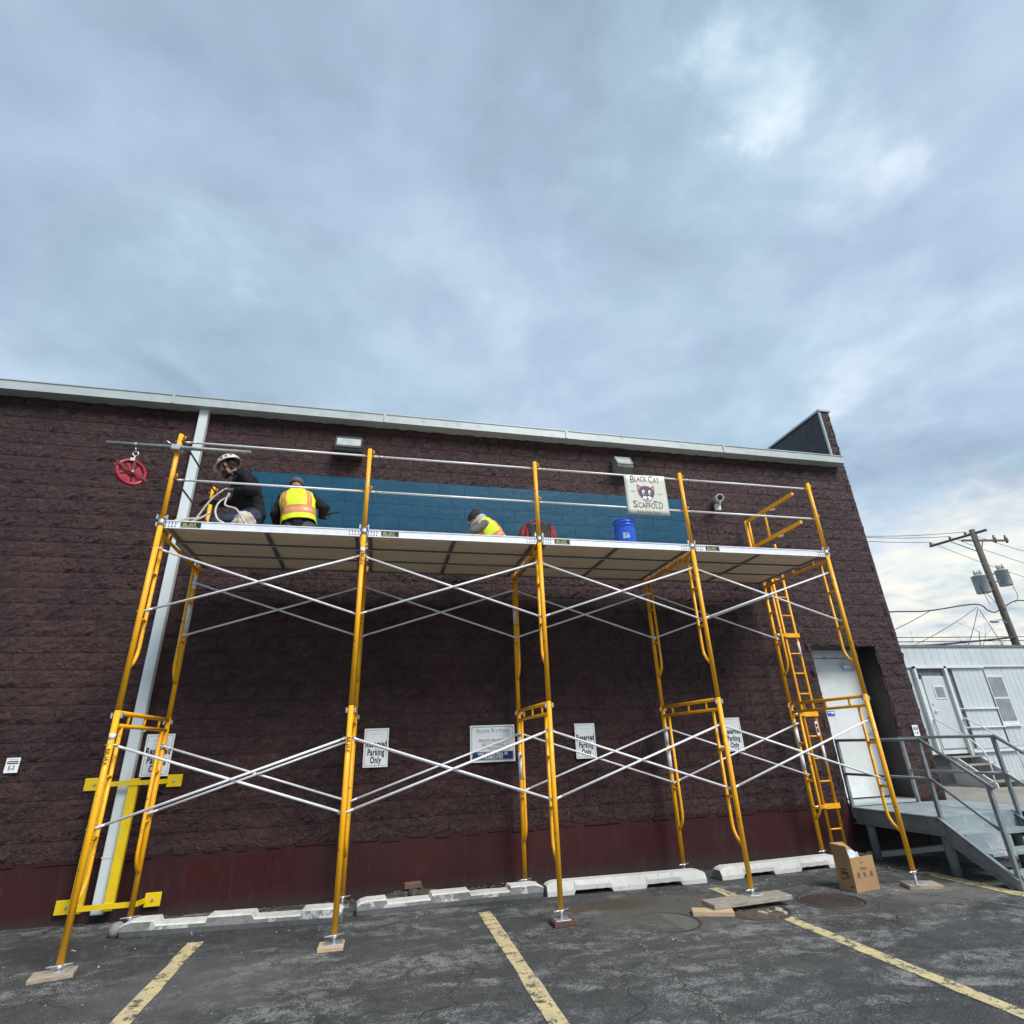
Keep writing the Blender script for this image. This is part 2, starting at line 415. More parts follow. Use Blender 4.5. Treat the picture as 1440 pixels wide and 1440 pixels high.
crack([(8.05, .02), (8.25, -.18), (8.45, -.34), (8.62, -.62), (8.8, -.95), (8.95, -1.2)], .05, 12)
crack([(7.75, .0), (8.1, -.18), (8.5, -.12)], .007, 5)
crack([(1.6, .45), (2.6, .38), (3.3, .5)], .006, 8)

# ------------------------------------------------------------------ building
def mat_wall(name, blockrelief=True):
    b = NB(name); P = b.pos(True); s_ = b.sep(P)
    n_ = b.noise(P, 1.3, 5, .6); n2_ = b.noise(P, 14, 5, .65)
    plum = b.mix(b.ramp(n_, .35, .65), (.090, .042, .042), (.054, .026, .027))
    plum = b.mix(b.math('MULTIPLY', b.ramp(n2_, .5, .68), .6), plum, (.140, .074, .070))
    oi = b.n('ShaderNodeObjectInfo')
    plum = b.mix(b.math('MULTIPLY', oi.outputs['Random'], .32), plum, (.050, .026, .026))
    blue = b.mix(b.ramp(b.noise(P, 2.2, 4), .35, .65), (.007, .062, .112), (.010, .074, .130))
    j = b.math('MULTIPLY', b.math('SUBTRACT', b.noise(P, 9, 3), .5), .02)
    xin = b.math('MULTIPLY', b.math('GREATER_THAN', b.math('ADD', s_[0], j), .385), b.math('LESS_THAN', b.math('ADD', s_[0], j), 7.52))
    zin = b.math('MULTIPLY', b.math('GREATER_THAN', s_[2], 4.42), b.math('LESS_THAN', b.math('ADD', s_[2], j), 5.484))
    isb = b.math('MULTIPLY', xin, zin)
    col = b.mix(isb, plum, blue)
    # split face relief: ridges and pits, calmer where the blue coat has filled it
    rz = b.math('ADD', b.math('ADD', b.noise(b.mapv(P, (1, 1, 1.15), (0, R(25), 0)), 13, 9, .70, .6), b.math('MULTIPLY', b.noise(b.mapv(P, (1, 1, 1.1), (0, R(-30), 0)), 5.5, 4, .6, .8), .8)), b.math('MULTIPLY', b.noise(P, 60, 4, .65), .3))
    bp = b.n('ShaderNodeBump'); b.l(rz, bp.inputs['Height']); bp.inputs['Distance'].default_value = .10
    b.l(b.math('SUBTRACT', .95, b.math('MULTIPLY', isb, .82)), bp.inputs['Strength'])
    b.l(bp.outputs[0], b.b.inputs['Normal'])
    return b.set(Base_Color=col, Roughness=b.math('ADD', b.math('MULTIPLY', n2_, .25), .28), Specular_IOR_Level=b.math('SUBTRACT', .5, b.math('MULTIPLY', isb, .32)))
m_wall = mat_wall('painted_split_face_block')
def mat_joint():
    b = NB('painted_mortar'); P = b.pos(True); s_ = b.sep(P)
    xin = b.math('MULTIPLY', b.math('GREATER_THAN', s_[0], .385), b.math('LESS_THAN', s_[0], 7.52))
    isb = b.math('MULTIPLY', xin, b.math('MULTIPLY', b.math('GREATER_THAN', s_[2], 4.42), b.math('LESS_THAN', s_[2], 5.484)))
    col = b.mix(isb, (.066, .034, .034), (.007, .050, .095))
    b.bump(b.noise(P, 80, 3), .3)
    return b.set(Base_Color=col, Roughness=.6)
m_joint = mat_joint()
def mat_plinth():
    b = NB('painted_smooth_plinth'); P = b.pos(True); s_ = b.sep(P); wv = b.mapv(P, (1, 1, 1))
    col = b.mix(b.ramp(b.noise(P, .9, 5, .6), .35, .65), (.046, .012, .012), (.030, .009, .010))
    w = b.math('MULTIPLY', b.math('SUBTRACT', b.noise(P, 5, 4), .5), .5)
    for x0, x1, z0, z1 in ((.35, 1.62, .17, .57), (3.95, 4.45, .15, .56), (5.75, 6.75, .2, .55), (-2.9, -1.9, .1, .4)):
        def ed(v, a, c):
            return b.math('MULTIPLY', b.ramp(b.math('ADD', v, b.math('MULTIPLY', w, .30)), a, a + .10), b.ramp(b.math('ADD', v, b.math('MULTIPLY', w, .30)), c, c - .10))
        col = b.mix(b.math('MULTIPLY', b.math('MULTIPLY', ed(s_[0], x0, x1), ed(s_[2], z0, z1)), .75), col, (.042, .005, .006))
    col = b.mix(b.math('MULTIPLY', b.ramp(b.noise(P, 38, 3, .7), .67, .72), .6), col, (.16, .12, .11))
    col = b.mix(b.math('MULTIPLY', b.ramp(b.noise(b.mapv(P, (3.5, 1, .6)), 3, 5, .7), .52, .7), .5), col, (.060, .030, .028))   # chips and spatter
    col = b.mix(b.math('MULTIPLY', b.ramp(b.math('ADD', s_[2], b.math('MULTIPLY', w, .22)), .16, .0), .55), col, (.045, .040, .038))   # splash dirt
    b.bump(b.math('ADD', b.noise(P, 7, 5), b.math('MULTIPLY', b.noise(P, 90, 3), .5)), .3, .012)
    return b.set(Base_Color=col, Roughness=.6, Specular_IOR_Level=.25)
m_plinth = mat_plinth()
m_fascia = M('fascia_metal', (.47, .52, .51), (.43, .475, .47), 3, .4, 0.1, .03, 20, world=True, c3=(.40, .42, .41), s3=9, lo3=.64, hi3=.72)
m_membrane = M('black_roof_membrane', (.012, .013, .015), (.02, .021, .023), 3, .4, bump=.1, bscale=6, world=True)
m_door = M('white_door_paint', (.74, .76, .75), (.66, .68, .66), 2.2, .38, 0, .03, 30, world=True, c3=(.46, .45, .42), s3=7, lo3=.62, hi3=.78)
m_dark = M('dark_void', (.012, .011, .011), (.02, .018, .018), 4, .8)

bld = thing('building', 'dark plum split face block building with a blue painted band and pale metal eave', 'building', (3.5, YW, 0))
XL, XR = -10.0, 11.2; ZT = 6.46
RX0, RX1, RZ1, RZ0 = 9.375, 10.665, 2.93, .60      # door recess
wb = MB(); YB = YW + .015                          # mortar plane
for (a, b_, c, d) in ((XL, RX0, .6, ZT), (RX1, XR, .6, ZT), (RX0, RX1, RZ1, ZT)):
    wb.box((a, YB, c), (b_, YB + .25, d))
wall = wb.build('wall', m_joint, bld, fix=False)
pb = MB(); pb.box((XL, YW + .004, -.6), (RX0 + .003, YB + .25, .598)); pb.box((RX1 - .003, YW + .004, -.6), (XR, YB + .25, .598)); pb.box((RX0 + .003, YW + .02, -.6), (RX1 - .003, YB + .25, .56))
for i in range(60):   # ragged lip of paint and mortar along the top of the plinth
    x = XL + i * .33
    if x + .3 < RX0: pb.box((x, YW - .006 - random.random() * .006, .590 - random.random() * .03), (x + random.uniform(.12, .33), YW + .004, .598 + random.random() * .022))
plinth = pb.build('plinth', m_plinth, bld, fix=False)
bb = MB(); bb.box((XL, YB + .25, -.6), (RX0 - .06, 24, 6.40)); bb.box((RX1 + .06, YB + .25, -.6), (XR - .02, 24, 6.40)); bb.box((RX0 - .06, YB + .25, RZ1), (RX1 + .06, 24, 6.40)); bb.box((RX0 - .06, 2.55, -.6), (RX1 + .06, 24, RZ1)); bb.box((RX0 - .06, YB + .25, -.6), (RX1 + .06, 2.55, .555))
bb.build('body', m_plinth, bld, fix=False)

# block variants: rough split faces
rng = random.Random(11)
def block_mesh(k, smooth=False):
    nx, nz = 6, 4; w, h = BL - (.0035 if smooth else .007), CH - (.0035 if smooth else .007)
    mb = MB(); vs = []
    tilt = rng.uniform(-.006, .006); tz = rng.uniform(-.005, .005)
    for j in range(nz + 1):
        for i in range(nx + 1):
            x = w * i / nx; z = h * j / nz
            if i in (0, nx) or j in (0, nz): y = rng.uniform(.001, .004) if not smooth else .0035
            else:
                if smooth: y = rng.uniform(.0022, .0036)
                else: y = min(.002, -.009 + rng.uniform(-.020, .013) + tilt * (i - 3) + tz * (j - 2))
                x += rng.uniform(-.015, .015); z += rng.uniform(-.012, .012)
            vs.append((x, y, z))
    n1_ = nx + 1
    fs = [(j * n1_ + i, j * n1_ + i + 1, (j + 1) * n1_ + i + 1, (j + 1) * n1_ + i) for j in range(nz) for i in range(nx)]
    ring = [i for i in range(n1_)] + [j * n1_ + nx for j in range(1, nz + 1)] + [nz * n1_ + i for i in range(nx - 1, -1, -1)] + [j * n1_ for j in range(nz - 1, 0, -1)]
    b0 = len(vs)
    vs += [(vs[i][0], .02, vs[i][2]) for i in ring]
    L = len(ring)
    fs += [(ring[(q + 1) % L], ring[q], b0 + q, b0 + (q + 1) % L) for q in range(L)]
    mb.add(vs, fs, 0, False)
    return mb.mesh('block', m_wall, fix=False)
rough = [block_mesh(k) for k in range(16)]; smoothb = [block_mesh(k, True) for k in range(4)]
items = []
for c in range(int((ZT - .6) / CH) + 7):
    z = ZC0 + c * CH
    xr = XR; x = XL + (0 if c % 2 else -BL / 2) + .165
    xl = XL
    if z > ZT - .05: xl = 10.985                  # only the pier goes on above the eave
    if z > 7.62: break
    while x < xr - .02:
        a, b_ = max(x, xl), min(x + BL, xr)
        x += BL
        segs = [(a, b_)]
        if z < RZ1 - .02:
            segs = []
            if a < RX0: segs.append((a, min(b_, RX0)))
            if b_ > RX1: segs.append((max(a, RX1), b_))
            if z + CH > RZ1 + .02 and b_ > RX0 and a < RX1: items.append((max(a, RX0), min(b_, RX1), RZ1 + .002, z + CH, False))
        zz1 = min(z + CH, 7.70) if xl > 5 else min(z + CH, ZT)
        for (s0, s1) in segs:
            if s1 - s0 < .035: continue
            xm = (s0 + s1) / 2
            if 4.46 < z + .1 < 5.484 and .385 < s1 - .02 and s0 < 7.5:
                cut = []
                if s0 < .385 - .03: cut = [(s0, .385), (.385, s1)]
                elif s1 > 7.52 + .03: cut = [(s0, 7.52), (7.52, s1)]
                else: cut = [(s0, s1)]
            else: cut = [(s0, s1)]
            for (q0, q1) in cut:
                sm_ = 4.46 < z + .1 < 5.484 and .38 < (q0 + q1) / 2 < 7.53
                items.append((q0, q1, z, zz1, sm_))
def area(it):
    q0, q1, z, z1, _ = it
    d = Vector(((q0 + q1) / 2, YW, (z + z1) / 2)) - CAM; dep = d.dot(FWD)
    if dep < .3: return 0
    px = 720 + 771.7 * d.dot(RGT) / dep; py = 720 - 771.7 * d.dot(UPV) / dep
    if not (-20 < px < 1460 and -20 < py < 1460): return 0
    n = Vector((0, 1, 0)); return (q1 - q0) * (z1 - z) * abs(d.normalized().y) * FPX ** 2 / dep ** 2 * d.length / dep
items.sort(key=area, reverse=True)
rest = MB()
for k, (q0, q1, z, z1, sm_) in enumerate(items):
    me = rng.choice(smoothb if sm_ else rough)
    fx = (q1 - q0 - .005) / (BL - .005); fz = (z1 - z - .004) / (CH - .005) if z1 - z < CH - .01 else 1
    flip = rng.random() < .5
    if k < 300:
        o = bpy.data.objects.new('block', me); COL.objects.link(o); o.parent = wall
        o.location = Vector((q0 + .0025, YW, z + .0025)) - org(wall)
        o.scale = (fx, 1, fz)
    else:
        b0 = len(rest.v)
        rest.v += [(q0 + .0025 + v.co.x * fx, YW + v.co.y, z + .0025 + v.co.z * fz) for v in me.vertices]
        for p_ in me.polygons: rest.f.append([b0 + i for i in p_.vertices]); rest.m.append(0); rest.sm.append(False)
ro = rest.build('block_courses', m_wall, wall, fix=False); ro['kind'] = 'stuff'
# gutter and roof edge
gt = MB()
GY = 1.485
gt.prism([(GY, 6.405), (YW + .1, 6.405), (YW + .1, 6.56), (GY - .012, 6.56), (GY - .012, 6.545), (GY, 6.535)], 'x', XL, 11.0)
gut = gt.build('gutter', m_fascia, bld)
for x in (-6.9, -3.85, -.8, 2.25, 5.3, 8.35): MB().box((x, GY - .0145, 6.403), (x + .035, GY + .01, 6.562)).build('joint_strap', m_fascia, gut)
MB().box((XL, YW + .101, 6.42), (10.97, 24, 6.55)).build('roof', m_membrane, bld)
# end parapet: pier front is block, inner face is roofing membrane, metal coping
MB().box((10.985, YB, 6.46), (XR, 24, 7.71)).build('parapet_wall', m_joint, bld)
MB().box((10.972, YW + .03, 6.551), (10.984, 24, 7.70)).build('parapet_membrane', m_membrane, bld)
MB().box((10.955, YW - .012, 6.56), (10.984, YW + .028, 7.705)).build('corner_trim', m_fascia, bld)
MB().box((10.94, YW - .03, 7.712), (XR + .03, 24, 7.755)).build('coping', m_fascia, bld)
# downspout
m_ds = M('downspout_white', (.66, .72, .72), (.61, .67, .67), 2.5, .42, 0, .03, 20, c3=(.42, .44, .43), s3=14, lo3=.68, hi3=.75)
ds = MB().box((-.435, 1.575, .10), (-.312, YW - .012, 6.404)).build('downspout', m_ds, bld, bevel=.008)
MB().box((-.455, YW - .030, 1.9), (-.292, YW - .011, 1.935)).box((-.455, YW - .030, 4.6), (-.292, YW - .011, 4.635)).build('strap', m_ds, ds)
MB().box((-.439, 1.571, .62), (-.308, YW - .013, .632)).build('seam', m_ds, ds)
# recessed back door
m_jamb = M('near_black_jamb', (.022, .013, .013), (.017, .010, .011), 5, .5, world=True)  # even near-black colour on the jambs and soffit of the recess
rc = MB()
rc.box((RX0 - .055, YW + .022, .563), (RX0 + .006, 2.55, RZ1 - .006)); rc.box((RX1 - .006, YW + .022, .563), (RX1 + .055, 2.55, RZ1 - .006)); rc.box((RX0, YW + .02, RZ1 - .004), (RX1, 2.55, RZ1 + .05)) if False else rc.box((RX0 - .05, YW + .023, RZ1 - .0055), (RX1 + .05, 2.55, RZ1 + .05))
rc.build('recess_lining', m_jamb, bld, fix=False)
DY = 2.075
MB().box((RX0 + .008, DY, 2.79), (RX1 - .008, DY + .05, RZ1 - .008)).box((RX0 + .008, DY, .606), (9.70, DY + .05, 2.788)).build('door_frame', m_door, bld)
door = MB().box((9.712, DY + .012, .622), (RX1 - .012, DY + .05, 2.78)).build('door', m_door, bld, bevel=.003)
h = MB(); h.tube([(10.56, DY + .012, 1.62), (10.56, DY - .05, 1.62)], .014).tube([(10.57, DY - .05, 1.62), (10.43, DY - .05, 1.61)], .011)
h.build('handle', m_steel, door)
MB().box((10.52, DY - .004, 1.74), (10.60, DY + .010, 1.83)).build('deadbolt', m_steel, door)
c_ = MB(); c_.box((10.25, DY - .045, 2.60), (10.53, DY + .010, 2.66)); c_.tube([(10.3, DY - .03, 2.67), (10.1, DY - .14, 2.72), (9.9, DY - .02, 2.80)], .009)
c_.build('door_closer', m_steel, door)
m_stk = M('blue_sticker', (.03, .13, .42), None, rough=.4)
m_white = M('sign_white', (.85, .88, .88), (.80, .83, .83), 4, .35)
st = MB().box((9.735, DY + .006, 1.845), (9.875, DY + .0112, 1.925)).build('sticker', m_stk, door)
MB().box((9.75, DY + .0045, 1.895), (9.80, DY + .0055, 1.91)).box((9.81, DY + .0045, 1.88), (9.86, DY + .0055, 1.912)).build('sticker_print', m_white, door)
for z in (.85, 1.70, 2.55): MB().tube([(9.709, DY + .002, z - .055), (9.709, DY + .002, z + .055)], .011, 8).build('hinge', m_steel, door)
th = MB().box((RX0 + .008, YW - .02, .566), (RX1 - .008, DY + .05, .603)).build('threshold', m_fascia, bld)
# ------------------------------------------------------------------ scaffold
B = 2.134; WD = 1.438; NB_ = 5
Z1, Z2 = 0.09, 2.04                   # bottoms of the two lifts
LR = .0275
def fr_parts(loc, label, group):
    t = thing('scaffold_section', label, 'scaffold', loc, group)
    ORG[t.name] = Vector((0, 0, 0))
    for y, s in ((0, 1), (WD, -1)):
        MB().tube([(0, y, 0), (0, y, 1.945)], LR, 14).build('leg', m_yel, t)
        yi = y + s * .155
        MB().tube([(0, yi, 1.80), (0, yi, .60), (0, yi - s * .012, .53), (0, yi - s * .05, .465), (0, yi - s * .10, .42), (0, y + s * .02, .395)], .0185, 10).build('ladder_rail', m_yel, t)
        for z in (1.37, .875): MB().tube([(0, y + s * .02, z), (0, yi - s * .01, z)], .0165, 8).build('rung', m_yel, t)
        for z in (1.643, .955):
            q = MB().tube([(-.055, y + s * .034, z), (.055, y + s * .034, z)], .0075, 8); q.box((-.02, y + s * .02, z - .022), (.02, y + s * .044, z + .022)); q.build('brace_stud', m_steel, t)
        q = MB(); q.tube([(-.045, y, 1.90), (.045, y, 1.90)], .009, 8); q.box((-.05, y - .012, 1.875), (-.036, y + .012, 1.925)); q.box((.036, y - .012, 1.875), (.05, y + .012, 1.925)); q.build('frame_lock', m_steel, t)
    for z in (1.925, 1.812): MB().tube([(0, .02, z), (0, WD - .02, z)], .0215 if z > 1.9 else .019, 10).build('header_bar', m_yel, t)
    for y in (.29, .72, 1.15): MB().tube([(0, y, 1.815), (0, y, 1.92)], .013, 8).build('strut', m_yel, t)
    return t
place = ['leftmost', 'second from the left', 'middle', 'fourth from the left', 'rightmost']
look0 = ['with the downspout behind it', 'left of the first white parking sign', 'beside the square notice', 'over the plank on a manhole cover', 'in front of the white door']
f0 = fr_parts((0, 0, 0), 'x', 'yellow scaffold frames')
frames = []
for lv, (z, nm) in enumerate(((Z1, 'lower'), (Z2, 'upper'))):
    for i in range(5):
        lab = f'{nm} yellow scaffold frame, {place[i]}, ' + (look0[i] if lv == 0 else 'carrying the deck')
        o = f0 if (lv == 0 and i == 0) else dup(f0, (i * B, 0, z))
        if o is f0: o.location = (0, 0, z)
        o['label'] = lab; ORG[o.name] = Vector((i * B, 0, z)); frames.append(o)
# white tape bands, painted letters and worn places on single legs
def band(fr, y, z0, z1, r=LR + .0012, mat_=None):
    MB().tube([(fr.location.x, y, z0), (fr.location.x, y, z1)], r, 14).build('tape_band', mat_ or m_wht, fr)
for i, y, z0, z1 in ((2, WD, 1.18, 1.5), (2, WD, 1.60, 1.70), (3, WD, 1.15, 1.45), (3, WD, 1.52, 1.72), (4, WD, 1.1, 1.3), (4, WD, 1.42, 1.66), (0, 0, 1.78, 1.83)):
    band(frames[i], y, z0, z1)
for i, y, z0, z1 in ((2, WD, 3.2, 3.42), (0, WD, 3.05, 3.4), (1, 0, 3.70, 3.76)):
    band(frames[5 + i], y, z0, z1)
def legtext(fr, s_, z, size=.05):
    x = fr.location.x
    Mt = Matrix.Translation((x, -LR - .0012, z)) @ Matrix.Rotation(PI / 2, 4, 'X') @ Matrix.Rotation(-PI / 2, 4, 'Z')
    text(s_, size, Mt, m_ink, fr)
legtext(frames[0], 'BILJAX', 1.63); legtext(frames[1], 'BILJAX', 1.66); legtext(frames[6], 'BILJAX', 3.62)
x = frames[5].location.x
t_ = MB().box((x - .024, WD - LR - .006, 3.60), (x + .024, WD - LR - .002, 3.78)).build('letter_plate', m_wht, frames[5])
text('AL', .085, facing(x, WD - LR - .0062, 3.69), m_ink, frames[5], fn=None)
lp = MB().box((x + .03, .42, 3.86), (x + .034, .66, 3.94)).build('name_plate', m_wht, frames[5])

# screw jacks, sills
def jack_parts(loc, label, group):
    t = thing('screw_jack', label, 'screw jack', loc, group); ORG[t.name] = Vector((0, 0, 0))
    MB().box((-.078, -.078, 0), (.078, .078, .007)).build('base_plate', m_steel, t, bevel=.002)
    MB().tube([(0, 0, .007), (0, 0, .30)], .0165, 12).build('screw', m_steel, t)
    return t
m_wood = {}
def wood(name, c1, c2, sc=(3, 22, 22), rough=.75):
    b = NB(name); P = b.pos(False)
    f = b.noise(b.mapv(P, sc), 3.2, 6, .65, .6)
    col = b.mix(b.ramp(f, .35, .65), c1, c2)
    b.bump(f, .2, .006)
    return b.set(Base_Color=col, Roughness=rough, Specular_IOR_Level=.3)
w_new = wood('pale_new_lumber', (.56, .42, .27), (.44, .31, .19))
w_grey = wood('weathered_lumber', (.36, .32, .27), (.24, .21, .175))
w_brn = wood('brown_stained_lumber', (.13, .075, .055), (.085, .05, .04))
w_mix = wood('greyish_lumber', (.42, .34, .26), (.28, .225, .175))
j0 = None; names = ['front jack on a pale block under the leftmost frame', 'front jack on a grey and tan block under the second frame', 'front jack on a brown block under the middle frame', 'front jack standing on the long grey plank', 'front jack on the rightmost block near the stairs']
bn = ['behind the left end of the chipped wheel stop', 'behind the gap between the chipped wheel stops', 'behind the middle of the wheel stop row', 'behind the right end of the clean wheel stop', 'behind the cardboard box']
sill_top = {}
def sill(name, lab, x, y, sx, sy_, h, mat_, rz, z=None, cat='wood block', group='wooden sills under the front jacks'):
    z0 = gz(x) if z is None else z
    M_ = Matrix.Rotation(rz, 4, 'Z')
    mb = MB().box((-sx / 2, -sy_ / 2, 0), (sx / 2, sy_ / 2, h))
    o = bpy.data.objects.new(name, mb.mesh(name, mat_, bevel=.003)); COL.objects.link(o); o.location = (x, y, z0 + .001); o.rotation_euler.z = rz
    tag(o, lab, cat, group); return z0 + .001 + h
sill_top[0] = sill('wood_block', 'pale new wood block under the leftmost scaffold foot', -.02, -.03, .30, .19, .034, w_mix, R(12))
sill_top[1] = sill('wood_block', 'pale wood block under the second scaffold foot from the left', B - .02, -.02, .22, .19, .034, w_new, R(-2))
sill_top[2] = sill('wood_block', 'dark brown wood block under the middle scaffold foot', 2 * B + .01, -.01, .23, .18, .042, w_brn, R(3))
sill_top[4] = sill('wood_block', 'weathered wood block under the rightmost scaffold foot beside the yellow line', 4 * B + .06, .0, .36, .24, .042, w_mix, R(-22))
pt = sill('lumber_offcut', 'short pale board lying under the long plank', 5.80, -.19, .40, .15, .042, w_new, R(-24), cat='board', group=None)
sill_top[3] = sill('plank', 'long grey weathered plank under the fourth scaffold foot, over a manhole cover', 6.28, -.08, .95, .235, .042, w_grey, R(3), z=pt, cat='plank', group=None)
jacks_ = []
for i in range(5):
    for y in (0, WD):
        zt = sill_top[i] if y == 0 else (gz(i * B) + .002)
        lab = names[i] if y == 0 else 'rear screw jack ' + bn[i]
        if j0 is None: o = j0 = jack_parts((0, 0, 0), lab, 'screw jacks under the scaffold legs')
        else: o = dup(j0, (0, 0, 0), lab)
        o.location = (i * B, y, zt)
        ORG[o.name] = Vector(o.location)
        jacks_.append((o, i, y))
for o, i, y in jacks_:
    zz_ = Z1 - .012   # handle nut right under the leg
    nb = MB().tube([(i * B, y, zz_ - .010), (i * B, y, zz_ + .012)], .030, 12); nb.tube([(i * B - .085, y - .03, zz_ + .004), (i * B + .085, y + .03, zz_ + .004)], .007, 8)
    nb.build('handle_nut', m_steel, o)

# cross braces
def brace_parts(label, group):
    t = thing('cross_brace', label, 'cross brace', (0, 0, 0), group)
    for a, b_, yy in ((0, .688, 0), (.688, 0, .026)):
        q = MB(); dx, dz = B, b_ - a; L = math.hypot(dx, dz); u = Vector((dx / L, 0, dz / L))
        p0, p1 = Vector((0, yy, a)), Vector((B, yy, b_))
        q.tube([p0 + u * .09, p1 - u * .09], .0125, 10)
        for p_, d in ((p0, u), (p1, -u)): q.tube([p_ + d * .10, p_ + d * .06, p_ - d * .02], [.0125, .012, .010], 8); q.bar(p_ + d * .07, p_ - d * .025, .030, .007)
        q.build('brace_tube', m_brace, t)
    MB().tube([(B / 2, -.02, .344), (B / 2, .045, .344)], .009, 8).build('pivot_bolt', m_steel, t)
    return t
b0 = None
bay = ['leftmost bay', 'second bay from the left', 'third bay from the left', 'rightmost bay']
for lv, z in ((0, 1.045), (1, 2.994)):
    for y, sd in ((.034, 'front'), (WD - .060, 'rear')):
        for i in range(4):
            lab = f'{"lower" if lv == 0 else "upper"} {sd} pair of crossed steel braces in the {bay[i]}'
            if b0 is None: o = b0 = brace_parts(lab, 'steel cross braces of the scaffold')
            else: o = dup(b0, (0, 0, 0), lab)
            o.location = (i * B, y, z)

# aluminium planks with plywood decks
ZD = 3.986
def mat_ply():
    b = NB('plywood_underside'); P = b.pos(True)
    f = b.noise(b.mapv(P, (1.6, 26, 26)), 1.5, 6, .65, .5)
    col = b.mix(b.ramp(f, .32, .68), (.82, .72, .55), (.62, .52, .38))
    col = b.mix(b.math('MULTIPLY', b.ramp(b.noise(P, 1.7, 4), .5, .7), .5), col, (.68, .60, .47))
    b.bump(f, .15, .004)
    return b.set(Base_Color=col, Roughness=.75, Specular_IOR_Level=.3)
m_ply = mat_ply()
m_lab1 = M('label_black', (.02, .022, .02), None, rough=.4); m_lab2 = M('label_yellow_green', (.60, .62, .22), None, rough=.45)
m_joist = M('grey_cross_member', (.22, .22, .22), (.16, .16, .16), 9, .5, .3)
PLW = WD / 3
def plank_parts(label, group):
    t = thing('scaffold_plank', label, 'scaffold plank', (0, 0, 0), group)
    L0, L1 = .045, B - .045; w = PLW - .006
    for y0, y1, lip in ((0, .004, .010), (w - .004, w, -.010)):
        q = MB().box((L0, y0, -.090), (L1, y1, 0)); a, c = sorted((y0, y0 + lip)); q.box((L0, a + .0001, -.0905), (L1, c, -.086)); q.box((L0, a + .0001, -.004), (L1, c, .0012))
        if y0 == 0: q.box((L0, -.006, -.010), (L1, 0, .0012)).box((L0, -.005, -.090), (L1, 0, -.080))
        q.build('side_rail', m_alu if y0 == 0 else m_joist, t)
    MB().box((L0 + .002, .0045, -.070), (L1 - .002, w - .0045, -.0045)).build('plywood_deck', m_ply, t)
    for x in (L0 + .03, B * .5, L1 - .03):
        MB().box((x - .024, .0045, -.084), (x + .024, w - .0045, -.0705)).build('cross_member', m_joist, t)
    for x, s in ((L0, -1), (L1, 1)):
        for y in (.06, w - .06):
            MB().bar((x - s * .03, y, -.045), (x + s * .050, y, -.038), .02, .03).build('hook', m_steel, t)
    return t
fronts_ = []; p0 = None; rown = ['front', 'middle', 'rear']
for i in range(4):
    for j in range(3):
        lab = f'{rown[j]} aluminium plank with plywood deck in the {bay[i]}'
        if p0 is None: o = p0 = plank_parts(lab, 'planks of the scaffold deck')
        else: o = dup(p0, (0, 0, 0), lab)
        o.location = (i * B, j * PLW - .012 if j == 0 else j * PLW, ZD); ORG[o.name] = Vector(o.location)
        if j == 0: fronts_.append((i, o))
for i, o in fronts_:
    x0 = i * B + .20; yy = o.location.y - .0052
    lb = MB().box((x0, yy - .0015, ZD - .073), (x0 + .20, yy + .003, ZD - .014)).build('brand_label', m_lab1, o)
    text('BIL-JAX', .052, facing(x0 + .085, yy - .0018, ZD - .0435), m_lab2, o, xs=.80)
    MB().box((x0 + .006, yy - .0022, ZD - .0715), (x0 + .165, yy - .0014, ZD - .066)).build('label_stripe', m_lab2, o)
    for e0 in (i * B + .052, (i + 1) * B - .16):
        q = MB()
        for k in range(4):
            for z_ in (ZD - .028, ZD - .066):
                q.tube([(e0 + k * .032, yy - .003, z_), (e0 + k * .032, yy + .004, z_)], .0062, 6)
        q.build('rivets', m_ink, o)

# guard posts, rails
ZR1, ZR2 = 4.995, 4.505
def gpost_parts(label, group):
    t = thing('guard_post', label, 'guard post', (0, 0, 0), group)
    MB().tube([(0, 0, -.02), (0, 0, 1.09)], .0255, 14).build('post', m_yel, t)
    MB().tube([(0, 0, -.05), (0, 0, .02)], .0315, 14).tube([(-.05, 0, .05), (.05, 0, .05)], .009, 8).box((-.056, -.012, .025), (-.04, .012, .075)).box((.04, -.012, .025), (.056, .012, .075)).build('collar', m_steel, t)
    for z in (ZR1 - 3.975, ZR2 - 3.975):
        q = MB().tube([(-.06, .037, z), (.06, .037, z)], .0075, 8).box((-.018, .02, z - .02), (.018, .044, z + .02))
        q.tube([(.026, 0, z + .045), (.05, .0, z + .05), (.055, 0, z + .025), (.035, 0, z + .01)], .006, 6).build('rail_lock', m_yel, t)
    return t
g0 = None
for i in range(5):
    lab = f'yellow guard post rising above the deck, {place[i]} of the five front posts'
    if g0 is None: o = g0 = gpost_parts(lab, 'front guard posts of the scaffold')
    else: o = dup(g0, (0, 0, 0), lab)
    o.location = (i * B, 0, 3.975)
o = dup(g0, (0, WD, 3.975), 'yellow guard post at the wall end of the deck, behind the kneeling worker'); del o['group']
def rail_parts(label, group):
    t = thing('guard_rail', label, 'guard rail', (0, 0, 0), group)
    q = MB().tube([(.09, 0, 0), (B - .09, 0, 0)], .0125, 10)
    for x, s in ((0, 1), (B, -1)): q.tube([(x + s * .10, 0, 0), (x + s * .05, 0, 0), (x - s * .02, 0, 0)], [.0125, .012, .010], 8); q.bar((x + s * .06, 0, 0), (x - s * .025, 0, 0), .03, .007)
    q.build('rail_tube', m_brace, t)
    MB().tube([(.12, 0, 0), (.16, 0, 0)], .0135, 10).build('end_crimp', m_steel, t)
    return t
q0 = None
